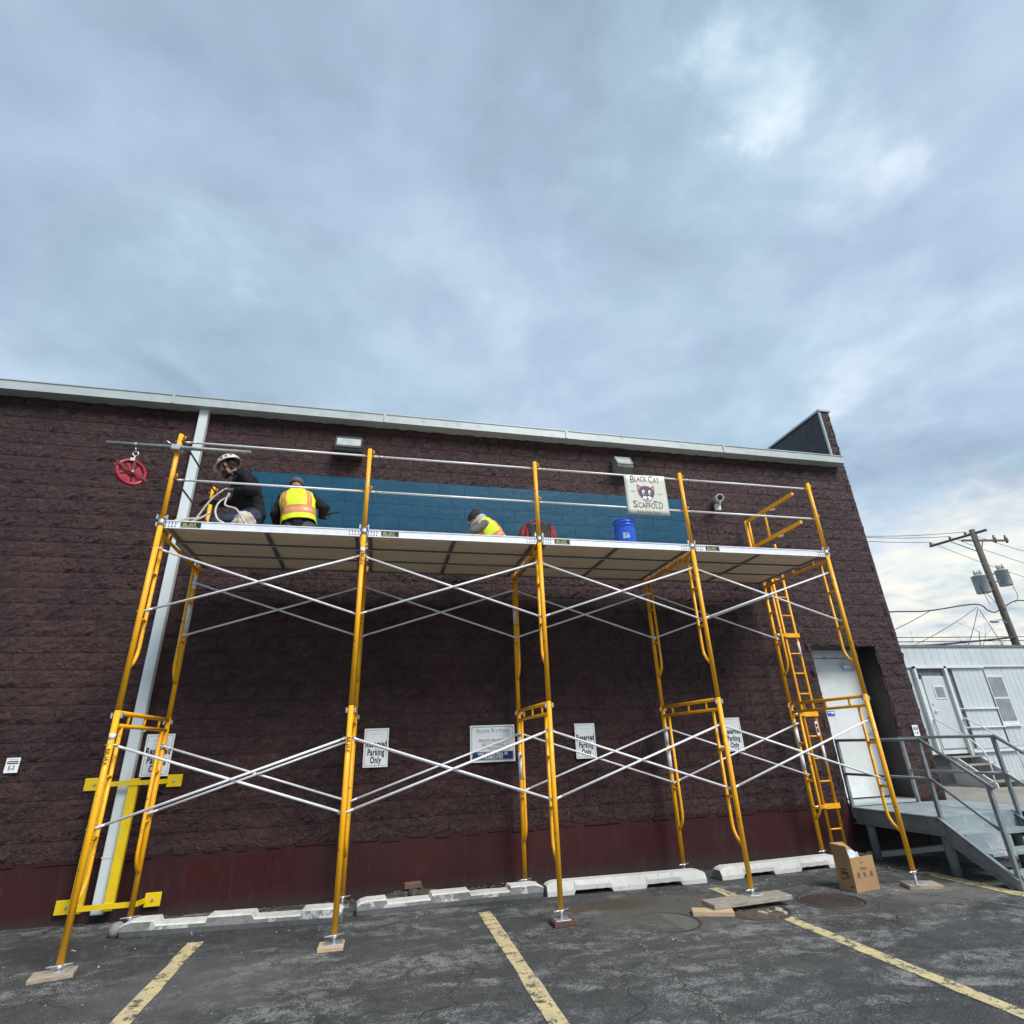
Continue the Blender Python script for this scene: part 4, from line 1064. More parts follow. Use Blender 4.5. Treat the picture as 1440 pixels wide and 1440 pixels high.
# ------------------------------------------------------------------ cardboard box
def mat_card():
    b = NB('cardboard'); P = b.pos(False)
    col = b.mix(b.ramp(b.noise(P, 3, 4), .35, .65), (.40, .245, .125), (.35, .21, .105))
    b.bump(b.noise(b.mapv(P, (1, 1, 30)), 8, 3), .1)
    return b.set(Base_Color=col, Roughness=.8, Specular_IOR_Level=.25)
m_card = mat_card(); m_cardin = M('cardboard_inside', (.30, .19, .10), (.24, .15, .08), 5, .85)
bx = thing('cardboard_box', 'open brown cardboard box with a plastic bag inside, by the rightmost wheel stop', 'box', (7.99, .23, gz(8)))
bx.rotation_euler.z = 0
zb = gz(8) + .002; th_ = .006
Fl, Fr, Bl = Vector((7.742, .031, 0)), Vector((8.1385, .0867, 0)), Vector((7.885, .46, 0))
ex, ey = (Fr - Fl), (Bl - Fl); ex.normalize(); ey = Vector((-ex.y, ex.x, 0)); BW, BD, BH = .365, .22, .335
def bp(u, v, z): p_ = Fl + ex * u + ey * v; return (p_.x, p_.y, zb + z)
def pan(name, u0, u1, v0, v1, z0, z1, mat_=None):
    vs = [bp(u0, v0, z0), bp(u1, v0, z0), bp(u1, v1, z0), bp(u0, v1, z0), bp(u0, v0, z1), bp(u1, v0, z1), bp(u1, v1, z1), bp(u0, v1, z1)]
    return MB().add(vs, [(0, 3, 2, 1), (4, 5, 6, 7), (0, 1, 5, 4), (1, 2, 6, 5), (2, 3, 7, 6), (3, 0, 4, 7)]).build(name, mat_ or m_card, bx)
front = pan('front_panel', 0, BW, 0, th_, 0, BH); pan('back_panel', 0, BW, BD - th_, BD, 0, BH); left = pan('side_panel', 0, th_, th_, BD - th_, 0, BH); pan('side_panel', BW - th_, BW, th_, BD - th_, 0, BH); pan('bottom_panel', th_, BW - th_, th_, BD - th_, 0, th_, m_cardin)
def flap(name, a, c, d, e):
    mb = MB(); A, C_, D, E_ = (Vector(bp(*v)) for v in (a, c, d, e)); n = (C_ - A).cross(E_ - A).normalized() * .004
    mb.add([A, C_, D, E_, A + n, C_ + n, D + n, E_ + n], [(0, 1, 2, 3), (7, 6, 5, 4), (0, 4, 5, 1), (1, 5, 6, 2), (2, 6, 7, 3), (3, 7, 4, 0)]); return mb.build(name, m_card, bx)
flap('flap', (0, .0, BH), (0, BD, BH), (-.012, BD, BH + .125), (-.012, .012, BH + .115))
flap('flap', (0, BD, BH), (BW, BD, BH), (BW - .14, BD + .03, BH + .115), (.0, BD + .015, BH + .125))
flap('folded_flap', (.02, .008, BH - .002), (BW - .01, .008, BH - .002), (BW - .02, .05, BH - .10), (.03, .05, BH - .10))
m_print = M('box_print', (.12, .065, .035), None, rough=.8)
def bprint(u0, u1, z0, z1): pan('print', u0, u1, -.0012, -.0002, z0, z1, m_print)
for u0, u1, z0, z1 in ((.145, .19, .275, .283), (.12, .235, .205, .210), (.125, .22, .218, .230)): bprint(u0, u1, z0, z1)
for u in (.06, .155, .26):
    for du, dz, w, h_ in ((0, 0, .042, .007), (.012, .012, .018, .028), (0, .044, .042, .006), (0, .0, .006, .045), (.036, 0, .006, .045)): bprint(u + du, u + du + w, .135 + dz, .135 + dz + h_)
for v0, v1, z0, z1 in ((.06, .09, .285, .29), (.06, .064, .255, .285), (.086, .09, .255, .285), (.06, .16, .16, .19), (.05, .1, .13, .15), (.10, .17, .11, .125), (.07, .15, .205, .22), (.03, .07, .04, .06)): pan('print', -.0012, -.0002, v0, v1, z0, z1, m_print)
bag = MB(); rg = random.Random(9)
bc = Fl + ex * .15 + ey * .11
mbm = bmesh.new(); bmesh.ops.create_icosphere(mbm, subdivisions=3, radius=1)
for v in mbm.verts:
    k = 1 + .22 * mnoise.noise(v.co * 2.2) + .12 * mnoise.noise(v.co * 5)
    v.co = Vector((v.co.x * .115 * k + bc.x, v.co.y * .085 * k + bc.y, v.co.z * .10 * k + zb + BH - .045))
me = bpy.data.meshes.new('plastic_bag'); 
for v in mbm.verts: v.co -= bc + Vector((0, 0, zb + .3))
mbm.to_mesh(me); mbm.free(); me.materials.append(M('white_plastic_film', (.62, .70, .76), (.40, .52, .60), 9, .25, bump=.3, bscale=20))
o = bpy.data.objects.new('plastic_bag', me); COL.objects.link(o); o.location = bc + Vector((0, 0, zb + .3)); tag(o, 'crumpled white plastic bag stuffed in the cardboard box', 'bag')

# ------------------------------------------------------------------ steel stairs
m_stair = M('blue_grey_stair_paint', (.165, .195, .21), (.22, .25, .262), 5, .5, .1, .1, 60, world=True, c3=(.13, .135, .14), s3=9, lo3=.62, hi3=.7)
m_tread = M('worn_tread_paint', (.20, .25, .27), (.28, .33, .345), 3.5, .6, 0, .3, 90, world=True, c3=(.42, .38, .36), s3=6, lo3=.58, hi3=.66)
SX0, SX1, SY, SZ = 9.40, 10.62, .235, .560
stp = thing('steel_stairs', 'blue grey steel landing with stairs and pipe rails at the white door', 'stairs', (10, .3, gz(10)))
MB().box((SX0, SY, SZ - .012), (SX1 + .58, YW - .05, SZ)).build('landing', m_tread, stp)
q = MB(); q.box((SX0, SY, SZ - .21), (SX0 + .012, YW - .04, SZ - .0125)); q.box((SX0 - .05, SY, SZ - .21), (SX0 - .0005, YW - .04, SZ - .20)); q.box((SX0 - .03, SY, SZ - .014), (SX0 - .0005, YW - .04, SZ - .003)); q.build('edge_channel', m_stair, stp)
MB().box((SX0 + .013, SY - .012, SZ - .165), (SX1 - .013, SY - .0005, SZ - .0)).build('riser_plate', m_tread, stp)
RUN, RISE = .262, .163
for k in range(3):
    y1 = SY - k * RUN - .002; y0 = y1 - RUN; z = SZ - (k + 1) * RISE
    MB().box((SX0 + .012, y0, z - .03), (SX1 - .012, y1 - .013, z)).build('tread', m_tread, stp)
    if k < 1: MB().box((SX0 + .013, y0 - .012, z - RISE + .0), (SX1 - .6, y0 - .0005, z - .031)).build('riser_plate', m_tread, stp)
yb_ = SY - 2.85 * RUN
for x in (SX0, SX1):
    zg = gz(x) + .004
    q = MB(); q.prism([(SY + .02, SZ + .01), (SY + .02, SZ - .24), (yb_ + .06, zg), (yb_ - .02, zg), (yb_ - .02, zg + .10)], 'x', x - .006, x + .006)
    q.bar((x - .024, SY + .02, SZ + .008), (x - .024, yb_ - .02, zg + .105), .05, .009); q.bar((x - .024, SY + .02, SZ - .235), (x - .024, yb_ + .07, zg + .006), .05, .009)
    q.build('stringer', m_stair, stp)
def rail_side(x, yw, yc, zt=1.475, zm=1.005, ext=0.0):
    q = MB(); r = .021
    q.tube([(x, yw, zt), (x, yc, zt - .006)], r, 10).build('handrail', m_stair, stp)
    MB().tube([(x, yw, zm), (x, yc, zm - .006)], r * .9, 10).build('mid_rail', m_stair, stp)
    MB().tube([(x, yc - .0, zt), (x, yc - .79, zt - .545)], r, 10).build('handrail', m_stair, stp)
    MB().tube([(x, yc, zm), (x, yc - .70, zm - .505)], r * .9, 10).build('mid_rail', m_stair, stp)
    MB().bar((x, yc + .01, SZ - .20), (x, yc + .01, zt), .042, .042).build('post', m_stair, stp)
    MB().bar((x, yc - .735, gz(x) + .003), (x, yc - .735, zt - .51), .042, .042).build('post', m_stair, stp)
    MB().bar((x, yw, SZ - .15), (x, yw, zt + .02), .042, .042).build('post', m_stair, stp)
rail_side(SX0, 1.655, .22); rail_side(SX1, 1.655, .18)
for x, y in ((SX0 + .05, SY + .05), (SX1 - .05, SY + .05), (SX0 + .08, 1.5), (SX1 + .45, 1.45), (SX1 + .5, SY + .08)): MB().tube([(x, y, gz(x)), (x, y, SZ - .013)], .057, 14).build('pier_post', m_stair, stp)
MB().bar((SX1 + .56, SY + .03, SZ - .20), (SX1 + .56, YW - .06, SZ - .20), .012, .36).build('end_skirt', m_stair, stp)
q = MB().box((9.45, 1.58, gz(10) + .001), (11.3, 1.67, gz(10) + .07)); lone(q, 'white_curb', m_wst, 'white painted curb lying along the wall beneath the landing', 'curb', (10.3, 1.62, gz(10)))

# ------------------------------------------------------------------ bucket, tool bag, canvas bag on the deck
m_bkt = M('blue_bucket_plastic', (.018, .105, .62), (.015, .09, .55), 5, .32)
bk = thing('bucket', 'blue plastic bucket standing on the scaffold deck under the cat sign', 'bucket', (5.56, .22, ZD + .001))
bc = Vector((5.56, .22, ZD + .002))
MB().lathe([(0, 0), (.130, 0), (.133, .01), (.146, .27), (.146, .275), (.156, .278), (.156, .292), (.148, .294), (.150, .318), (.159, .320), (.159, .334), (.150, .336), (.152, .362), (.156, .368), (.148, .370), (.142, .30), (.126, .012), (0, .012)], bc, 32).build('pail', m_bkt, bk, fix=False)
MB().tube([bc + Vector((.158 * math.cos(t), .158 * math.sin(t), .30 - .10 * math.sin(t))) for t in lin(0, PI, 16)], .003, 6).build('bail_handle', m_steel, bk)
la = MB(); n = 10
vs = [bc + Vector((r_ * math.cos(a), r_ * math.sin(a), z_)) for z_, r_ in ((.09, .1372), (.17, .1415)) for a in lin(R(232), R(268), n)]
la.add(vs, [(i, i + 1, n + 2 + i, n + 1 + i) for i in range(n)]); la.build('label', M('faded_label', (.10, .25, .62), (.45, .55, .72), 14, .5), bk, fix=False)
bpy_r = M('red_bag_fabric', (.34, .018, .02), (.28, .015, .018), 14, .7, bump=.2, bscale=120)
bpy_b = M('black_bag_fabric', (.018, .018, .020), (.03, .03, .032), 14, .75, bump=.2, bscale=120)
tb = thing('tool_bag', 'red and black canvas tool bag on the scaffold deck at the middle post', 'tool bag', (4.36, .33, ZD))
c = Vector((4.335, .33, ZD + .002))
q = MB().prism([(-.235, 0), (.235, 0), (.245, .12), (.21, .235), (.14, .285), (-.14, .285), (-.21, .235), (-.245, .12)], 'y', -.115, .115); q.v = [tuple(Vector(v) + c) for v in q.v]; q.build('body', bpy_b, tb, bevel=.02)
for x0, x1 in ((-.185, -.145), (.150, .185)):
    q = MB().prism([(x0, .01), (x1, .01), (x1 - .0, .20), (x0 + .02, .22)], 'y', -.128, -.112); q.v = [tuple(Vector(v) + c) for v in q.v]; q.build('red_panel', bpy_r, tb, bevel=.004)
q = MB().prism([(-.245, .10), (-.20, .10), (-.15, .288), (-.215, .242)], 'y', -.122, .122); q.v = [tuple(Vector(v) + c) for v in q.v]; q.build('red_panel', bpy_r, tb, bevel=.004)
q = MB().prism([(.245, .10), (.20, .10), (.15, .288), (.215, .242)], 'y', -.122, .122); q.v = [tuple(Vector(v) + c) for v in q.v]; q.build('red_panel', bpy_r, tb, bevel=.004)
for x0 in (-.085, .0, .075): q = MB().box((x0 - .03, -.138, .01), (x0 + .028, -.112, .14 + .03 * (x0 == 0))); q.v = [tuple(Vector(v) + c) for v in q.v]; q.build('pocket', bpy_b, tb, bevel=.006)
for yy in (-.06, .06): MB().tube([c + Vector((.11 * math.cos(t), yy, .28 + .07 * math.sin(t))) for t in lin(0, PI, 12)], .010, 8).build('handle', bpy_r, tb)
for x0 in (-.10, .02): q = MB().tube([c + Vector((x0, -.03, .25)), c + Vector((x0 + .02, -.03, .34))], .012, 8); q.build('tool_grip', bpy_r, tb)
def lump(name, c, r, seed, mat_, label, cat, amp=.3, sub=4, fr=2.0):
    b_ = bmesh.new(); bmesh.ops.create_icosphere(b_, subdivisions=sub, radius=1)
    for v in b_.verts:
        d = v.co.copy(); k = 1 + amp * mnoise.noise(d * fr + Vector((seed, 0, 0))) + amp * .4 * mnoise.noise(d * fr * 2.6 + Vector((0, seed, 0)))
        v.co = Vector((d.x * r[0] * k, d.y * r[1] * k, max(d.z * r[2] * k + r[2] * .7, 0)))
    me = bpy.data.meshes.new(name); b_.to_mesh(me); b_.free(); me.materials.append(mat_)
    for p_ in me.polygons: p_.use_smooth = True
    o = bpy.data.objects.new(name, me); COL.objects.link(o); o.location = c
    return tag(o, label, cat)
m_canv = M('cream_canvas', (.52, .47, .38), (.40, .36, .29), 7, .8, bump=.2, bscale=80)
lump('canvas_bag', (.775, .16, ZD + .002), (.12, .09, .12), 3, m_canv, 'cream canvas bag lying behind the kneeling worker with the rope', 'bag', .35)

# loose grit and small stones on the asphalt
gv = MB(); rg = random.Random(21)
for i in range(420):
    x = rg.uniform(-2.5, 10); y = rg.uniform(-2.6, 1.5) if rg.random() < .6 else rg.uniform(.55, 1.0)
    s = rg.choice((.004, .005, .006, .008, .012)); z = gz(x) + s * .3
    a = rg.uniform(0, 3); c_, s_ = math.cos(a) * s, math.sin(a) * s
    gv.add([(x + c_, y + s_, z), (x - s_, y + c_, z), (x - c_ * .8, y - s_ * .8, z), (x + s_, y - c_, z), (x, y, z + s * rg.uniform(.5, 1)), ], [(0, 1, 4), (1, 2, 4), (2, 3, 4), (3, 0, 4)])
tag(gv.build('loose_grit', M('pale_grit', (.40, .39, .36), (.16, .155, .15), 3, .9, world=True, lo=.45, hi=.55), fix=False), 'loose pale grit and small stones scattered over the asphalt', 'grit', kind='stuff')
# ------------------------------------------------------------------ people
def rcone(mb, p0, r0, p1, r1, n=12):
    p0, p1 = Vector(p0), Vector(p1); d = (p1 - p0); L = d.length; d.normalize()
    pts = []; rs = []
    for k in range(5): t = PI / 2 * k / 5; pts.append(p0 - d * r0 * math.cos(t)); rs.append(max(r0 * math.sin(t), .0004))
    pts.append(p0); rs.append(r0); pts.append(p1); rs.append(r1)
    for k in range(1, 6): t = PI / 2 * k / 5; pts.append(p1 + d * r1 * math.sin(t)); rs.append(max(r1 * math.cos(t), .0004))
    mb.tube(pts, rs, n)
def person_body(prims, mats, parent, voxel=.008, smooth=5, wr=0.0, post=None):
    """prims: ('c',p0,r0,p1,r1,tag) or ('e',centre,(rx,ry,rz),rotation,tag); tag = material slot. One continuous surface."""
    mb = MB()
    for p in prims:
        if p[0] == 'c': rcone(mb, p[1], p[2], p[3], p[4])
        else: mb.ell(p[1], p[2], 20, 14, 0, p[3])
    off = org(parent); me = mb.mesh('body', [], off)
    ob = bpy.data.objects.new('b', me); COL.objects.link(ob)
    md = ob.modifiers.new('r', 'REMESH'); md.mode = 'VOXEL'; md.voxel_size = voxel
    ms = ob.modifiers.new('s', 'SMOOTH'); ms.iterations = smooth; ms.factor = .5
    m2 = bpy.data.meshes.new_from_object(ob.evaluated_get(bpy.context.evaluated_depsgraph_get())); bpy.data.objects.remove(ob)
    n = len(m2.vertices); co = np.empty(n * 3); m2.vertices.foreach_get('co', co); co = co.reshape(-1, 3)
    P = co + np.array(off); best = np.full(n, 1e9); tagv = np.zeros(n, int)
    for p in prims:
        if p[0] == 'c':
            a, c = np.array(p[1]), np.array(p[3]); ab = c - a; t = np.clip(((P - a) @ ab) / (ab @ ab), 0, 1)
            d = np.linalg.norm(P - (a + t[:, None] * ab), axis=1) - (p[2] + (p[4] - p[2]) * t)
        else:
            q = P - np.array(p[1])
            if p[3] is not None: q = q @ np.array(p[3].to_3x3())
            k = np.linalg.norm(q / np.array(p[2]), axis=1); d = (k - 1) * min(p[2])
        s = d < best; best[s] = d[s]; tagv[s] = p[5] if p[0] == 'c' else p[4]
    if post: tagv = post(P, tagv)
    if wr:   # cloth folds, on cloth only
        cloth = np.isin(tagv, (0, 1)); nr = np.empty(n * 3); m2.vertices.foreach_get('normal', nr); nr = nr.reshape(-1, 3)
        for i in np.nonzero(cloth)[0]:
            v = Vector(P[i]); w_ = mnoise.noise(Vector((v.x * 9, v.y * 9, v.z * 17))) + .6 * mnoise.noise(v * 26)
            co[i] += nr[i] * w_ * wr
        m2.vertices.foreach_set('co', co.ravel())
    m2.materials.clear()
    for m_ in mats: m2.materials.append(m_)
    nf = len(m2.polygons); ls = np.empty(nf, int); m2.polygons.foreach_get('loop_start', ls)
    vi = np.empty(len(m2.loops), int); m2.loops.foreach_get('vertex_index', vi)
    m2.polygons.foreach_set('material_index', tagv[vi[ls]].astype(np.int32)); m2.polygons.foreach_set('use_smooth', np.ones(nf, bool)); m2.update(); m2.name = 'body'
    o = bpy.data.objects.new('body', m2); COL.objects.link(o); o.parent = parent; ORG[o.name] = off
    return o
def basis(f, up=Vector((0, 0, 1))):   # columns: forward, left, up
    f = Vector(f).normalized(); l = Vector(up).cross(f).normalized(); u = f.cross(l)
    return Matrix((f, l, u)).transposed().to_4x4()
def head(prims, c, f, T, up=Vector((0, 0, 1)), s=1.0):
    Bm = basis(f, up); c = Vector(c)
    def w(x, y, z): return tuple(c + (Bm @ Vector((x, y, z))) * s)
    prims += [('e', w(-.01, 0, .02), (.098 * s, .077 * s, .105 * s), Bm, T), ('e', w(.025, 0, -.045), (.068 * s, .060 * s, .082 * s), Bm, T),
              ('c', w(.088, 0, .005), .011 * s, w(.108, 0, -.030), .0135 * s, T),                         # nose
              ('c', w(.076, -.032, .020), .010 * s, w(.076, .032, .020), .010 * s, T),                  # brow
              ('c', w(.080, -.018, -.068), .008 * s, w(.080, .018, -.068), .008 * s, T),                # lips
              ('e', w(.072, 0, -.100), (.022 * s, .026 * s, .020 * s), Bm, T)]                           # chin
    for sd in (-1, 1): prims.append(('e', w(-.012, sd * .078, -.014), (.018 * s, .010 * s, .030 * s), Bm, T))
    return Bm, w
def hand(prims, wrist, d, palm_n, T, curl=.9, s=1.0, thumb=1):
    """d: direction of the hand, palm_n: the way the palm faces."""
    d = Vector(d).normalized(); n = Vector(palm_n); n = (n - d * n.dot(d)).normalized(); sd = d.cross(n)
    w = Vector(wrist); pc = w + d * .050 * s
    Bm = Matrix((d, sd, n)).transposed().to_4x4()
    prims.append(('e', tuple(pc), (.055 * s, .044 * s, .019 * s), Bm, T)); prims.append(('c', tuple(w - d * .02), .028 * s, tuple(w + d * .02), .028 * s, T))
    for k, (off, ln, st) in enumerate(((-.033, .068, -.002), (-.011, .078, .004), (.011, .074, .002), (.032, .058, -.008))):
        p = pc + sd * off * s + d * (.046 + st) * s; dirn = d; a = curl * (.85 + .08 * k)
        for seg in (.42, .33, .25):
            dirn = (dirn * math.cos(a) + n * math.sin(a)).normalized()
            # rotate n-plane: recompute bend inside the d/n plane
            q = p + dirn * ln * seg * s * 1.15
            prims.append(('c', tuple(p), .0105 * s, tuple(q), .0095 * s, T)); p = q; a *= .8
            a += 0.25
            dirn = dirn
    tb0 = pc + sd * -.035 * s * thumb - d * .022 * s; tb1 = tb0 + (sd * -.030 * thumb + d * .030 + n * .018) * s; tb2 = tb1 + (d * .030 + n * .022 - sd * -.004) * s
    prims += [('c', tuple(tb0), .014 * s, tuple(tb1), .0125 * s, T), ('c', tuple(tb1), .012 * s, tuple(tb2), .010 * s, T)]
m_jack = M('black_work_jacket', (.013, .013, .015), (.021, .021, .024), 6, .95, bump=.25, bscale=60, spec=.15)
m_jean = M('navy_jeans', (.020, .028, .065), (.03, .04, .085), 10, .85, bump=.2, bscale=140)
m_skin = M('skin', (.46, .25, .17), (.40, .205, .14), 12, .5)
m_glove = M('grey_work_glove', (.085, .095, .095), (.055, .06, .062), 18, .8, bump=.2, bscale=80)
m_bglove = M('black_work_glove', (.015, .015, .016), (.03, .03, .03), 18, .75)
m_hair = M('dark_hair', (.018, .012, .009), (.03, .02, .015), 30, .7, bump=.4, bscale=120)
m_eye = M('eye_white', (.7, .7, .68), None, rough=.3)
m_pant = M('grey_work_trousers', (.085, .09, .10), (.06, .065, .072), 8, .85)
m_boot = M('brown_boot', (.08, .05, .03), (.06, .038, .024), 10, .7)
D = ZD + .001

# -- worker with the rope: kneels on his heels, faces left, looks down at his hands
p1 = thing('person', 'kneeling worker in black jacket and pale camouflage hard hat holding a white rope', 'person', (.62, .42, D))
pr = []
pr += [('c', (.80, .34, 4.21), .125, (.80, .50, 4.21), .125, 1), ('c', (.80, .42, 4.26), .150, (.735, .42, 4.48), .155, 0), ('c', (.735, .42, 4.48), .160, (.665, .42, 4.66), .160, 0),
       ('c', (.672, .33, 4.69), .105, (.650, .53, 4.69), .105, 0), ('c', (.665, .25, 4.715), .082, (.635, .60, 4.715), .082, 0), ('c', (.62, .42, 4.76), .082, (.575, .418, 4.80), .070, 0), ('c', (.575, .418, 4.79), .058, (.50, .415, 4.86), .055, 2)]
for y, s in ((.325, 0), (.515, 0)):
    pr += [('c', (.79, y, 4.205), .105, (.45, y - .02, D + .115), .078, 1), ('c', (.45, y - .02, D + .075), .062, (.83, y, D + .062), .055, 1), ('c', (.85, y, D + .055), .045, (.97, y, D + .050), .040, 4)]
pr += [('c', (.668, .235, 4.70), .070, (.845, .165, 4.475), .058, 0), ('c', (.845, .165, 4.475), .058, (.655, .17, 4.472), .045, 0)]
pr += [('c', (.632, .605, 4.70), .070, (.48, .70, 4.52), .057, 0), ('c', (.48, .70, 4.52), .056, (.325, .675, 4.51), .044, 0)]
Bm1, w1 = head(pr, (.435, .41, 4.895), (-.84, .36, -.40), 2, up=Vector((-.40, .15, .90)), s=1.05)
hand(pr, (.63, .17, 4.472), (-1, .03, .02), (0, .45, -.85), 3, curl=.75, s=1.12, thumb=1)
hand(pr, (.305, .675, 4.51), (-.95, -.1, .12), (.1, -.3, -.9), 5, curl=.42, s=1.08, thumb=-1)
def facehair(P, tg):
    q = (P - np.array(w1(0, 0, 0))) @ np.array(Bm1.to_3x3()) / 1.05
    f, l, u = q[:, 0], q[:, 1], q[:, 2]; al = np.abs(l); wob = .0015 * np.sin(l * 150)
    beard = (u < -.070 + wob + .30 * np.maximum(al - .02, 0)) & (f > -.005) & (u > -.15)
    mouth = (np.abs(u + .068) < .008) & (al < .022)
    stache = (u < -.050) & (al < .028) & (f > .07)
    sideb = (al > .056) & (u < .010) & (f > -.002) & (f < .022 + wob)
    nape = (f < -.030 + wob) & (u > -.085)
    hm = ((beard | stache) & ~mouth) | sideb | nape
    return np.where((tg == 2) & hm & (u > -.16), 6, tg)
person_body(pr, [m_jack, m_jean, m_skin, m_glove, m_boot, m_bglove, m_hair], p1, voxel=.0068, wr=.010, post=facehair)
# hard hat
m_camo = M('camouflage_hard_hat', (.70, .60, .57), (.62, .52, .50), 16, .4, c3=(.42, .33, .31), s3=26, lo3=.56, hi3=.60)
hh = MB(); cH = Vector(w1(-.012, 0, .040)); MH = Bm1.copy()
prof = [(.118 * math.cos(t), .098 * math.sin(t)) for t in lin(0, PI / 2 - .02, 10)] + [(0, .098)]
hh.lathe([(.116, -.012)] + prof, (0, 0, 0), 32)
hh.v = [tuple(MH @ Vector((v[0] * 1.22 - .005, v[1] * 1.06, v[2] * 1.12)) + cH) for v in hh.v]
br = MB(); n = 24   # brim: deeper at the front
vi_ = []; 
for i in range(n):
    a = 2 * PI * i / n; fr = max(0, math.cos(a)); ro = .006 + .034 * fr ** 1.5
    for r_, z_ in ((.112, -.006), (.120 + ro, -.014 - .016 * fr), (.120 + ro, -.019 - .016 * fr), (.110, -.013)):
        vi_.append(MH @ Vector((r_ * math.cos(a) * 1.22 - .005, r_ * math.sin(a) * 1.06, z_)) + cH)
br.add(vi_, [(i * 4 + k, ((i + 1) % n) * 4 + k, ((i + 1) % n) * 4 + (k + 1) % 4, i * 4 + (k + 1) % 4) for i in range(n) for k in range(4)], 0, True)
hat = hh.build('hard_hat', m_camo, p1); br.build('brim', m_camo, hat)
def sticker(a, z_, r_, mat_, nm='hat_sticker'):
    cr = .118 * math.sqrt(max(0, 1 - (z_ / .098) ** 2)); q = MB(); 
    cc = Vector((cr * 1.22 * math.cos(a) - .005, cr * 1.06 * math.sin(a), z_ * 1.12)); nn = Vector((math.cos(a), math.sin(a), z_ / .098 * .7)).normalized()
    q.tube([MH @ (cc - nn * .003) + cH, MH @ (cc + nn * .003) + cH], r_, 14); q.build(nm, mat_, hat)
sticker(R(18), .042, .021, m_ink); sticker(R(58), .022, .016, M('orange_sticker', (.35, .20, .12), None)); sticker(R(88), .022, .016, m_ink); sticker(R(112), .022, .012, m_ink); sticker(R(60), .0225, .008, m_ink); sticker(R(135), .03, .013, m_ink)
# beard, hair, eyes
bd = MB()
bd.ell(w1(.058, 0, -.108), (.033, .042, .030), 18, 12, 0, Bm1)
bd.build('beard', m_hair, p1, fix=False)
MB().ell(w1(-.060, 0, .005), (.052, .074, .060), 18, 10, 0, Bm1).build('hair', m_hair, p1, fix=False)
for sd in (-1, 1):
    e = MB().ell(w1(.077, sd * .031, -.002), (.009, .012, .008), 10, 8, 0, Bm1).build('eye', m_eye, p1, fix=False)
    MB().ell(w1(.0845, sd * .031, -.003), (.003, .005, .005), 8, 6, 0, Bm1).build('pupil', m_ink, e, fix=False)
MB().tube([(.60, .33, 4.80), (.575, .325, 4.76), (.555, .33, 4.70)], .005, 6).build('hood_cord', m_wht, p1)
MB().tube([(.605 + .080 * math.cos(t), .418 + .092 * math.sin(t), 4.772 - .04 * math.cos(t)) for t in lin(0, 2 * PI, 20)], .022, 8).build('collar', m_jack, p1)

# -- vests: a shell over the torso with reflective bands
m_hi = M('hi_vis_yellow', (.66, .86, .015), (.60, .80, .012), 7, .65, bump=.15, bscale=80)
m_or = M('orange_band', (.72, .22, .06), (.66, .20, .05), 9, .6); m_sil = M('silver_band', (.62, .34, .18), (.56, .30, .16), 14, .4)
def vest(parent, base, top, side, widths, depths, back, name='safety_vest', shear=0.0, seed=1):
    base, top, side, back = Vector(base), Vector(top), Vector(side).normalized(), Vector(back).normalized()
    mb = MB(); nu, nv = 84, len(widths) * 5
    def itp(arr, t):
        k = t * (len(arr) - 1); i = min(int(k), len(arr) - 2); f = k - i; f = f * f * (3 - 2 * f); return arr[i] * (1 - f) + arr[i + 1] * f
    vs = []
    for j in range(nv + 1):
        t = j / nv
        for i in range(nu):
            a = 2 * PI * i / nu; ca, sa = math.cos(a), math.sin(a)
            x = itp(widths, t) * math.copysign(abs(ca) ** .8, ca); y = itp(depths, t) * math.copysign(abs(sa) ** .8, sa)
            wv = 1 + .05 * mnoise.noise(Vector((ca * 2 + seed, sa * 2, t * 5))) + .02 * mnoise.noise(Vector((ca * 7 + seed, sa * 7, t * 9)))
            drop = -.02 * abs(ca) * (1 - t)
            vs.append(base + (top - base) * (t + drop) + side * x * wv + back * y * wv)
    for j in range(nv):
        t = (j + .5) / nv
        for i in range(nu):
            a = 2 * PI * (i + .5) / nu; u = math.cos(a); mi = 0
            au = abs(u)
            if .50 < au < .84 and t > .30: mi = 2 if .62 < au < .74 else 1
            if .12 < t < .36 : mi = 2 if .19 < t < .29 else 1
            mb.add([vs[j * nu + i], vs[j * nu + (i + 1) % nu], vs[(j + 1) * nu + (i + 1) % nu], vs[(j + 1) * nu + i]], [(0, 1, 2, 3)], mi, True)
    o = mb.build(name, [m_hi, m_or, m_sil], parent)
    sd_ = o.modifiers.new('t', 'SOLIDIFY'); sd_.thickness = .008
    return o
# -- second worker: back to the camera, leaning to the wall
p2 = thing('person', 'worker in yellow safety vest and grey beanie kneeling with back turned, black tool in hand', 'person', (1.25, .75, D))
pr = [('c', (1.23, .64, 4.20), .13, (1.39, .64, 4.20), .13, 1), ('c', (1.30, .65, 4.25), .16, (1.245, .75, 4.50), .165, 0), ('c', (1.245, .75, 4.50), .165, (1.215, .80, 4.66), .155, 0),
      ('c', (1.06, .80, 4.67), .085, (1.385, .80, 4.70), .085, 0), ('c', (1.205, .82, 4.73), .085, (1.19, .86, 4.80), .072, 0), ('c', (1.19, .86, 4.78), .058, (1.185, .90, 4.84), .055, 2)]
for x in (1.20, 1.42): pr += [('c', (x, .66, 4.20), .105, (x, 1.0, D + .115), .078, 1), ('c', (x, 1.0, D + .08), .062, (x, .62, D + .062), .055, 1), ('c', (x, .60, D + .055), .045, (x, .50, D + .05), .04, 4)]
pr += [('c', (1.40, .80, 4.69), .074, (1.585, .74, 4.55), .064, 0), ('c', (1.585, .74, 4.55), .064, (1.535, .90, 4.50), .048, 0)]
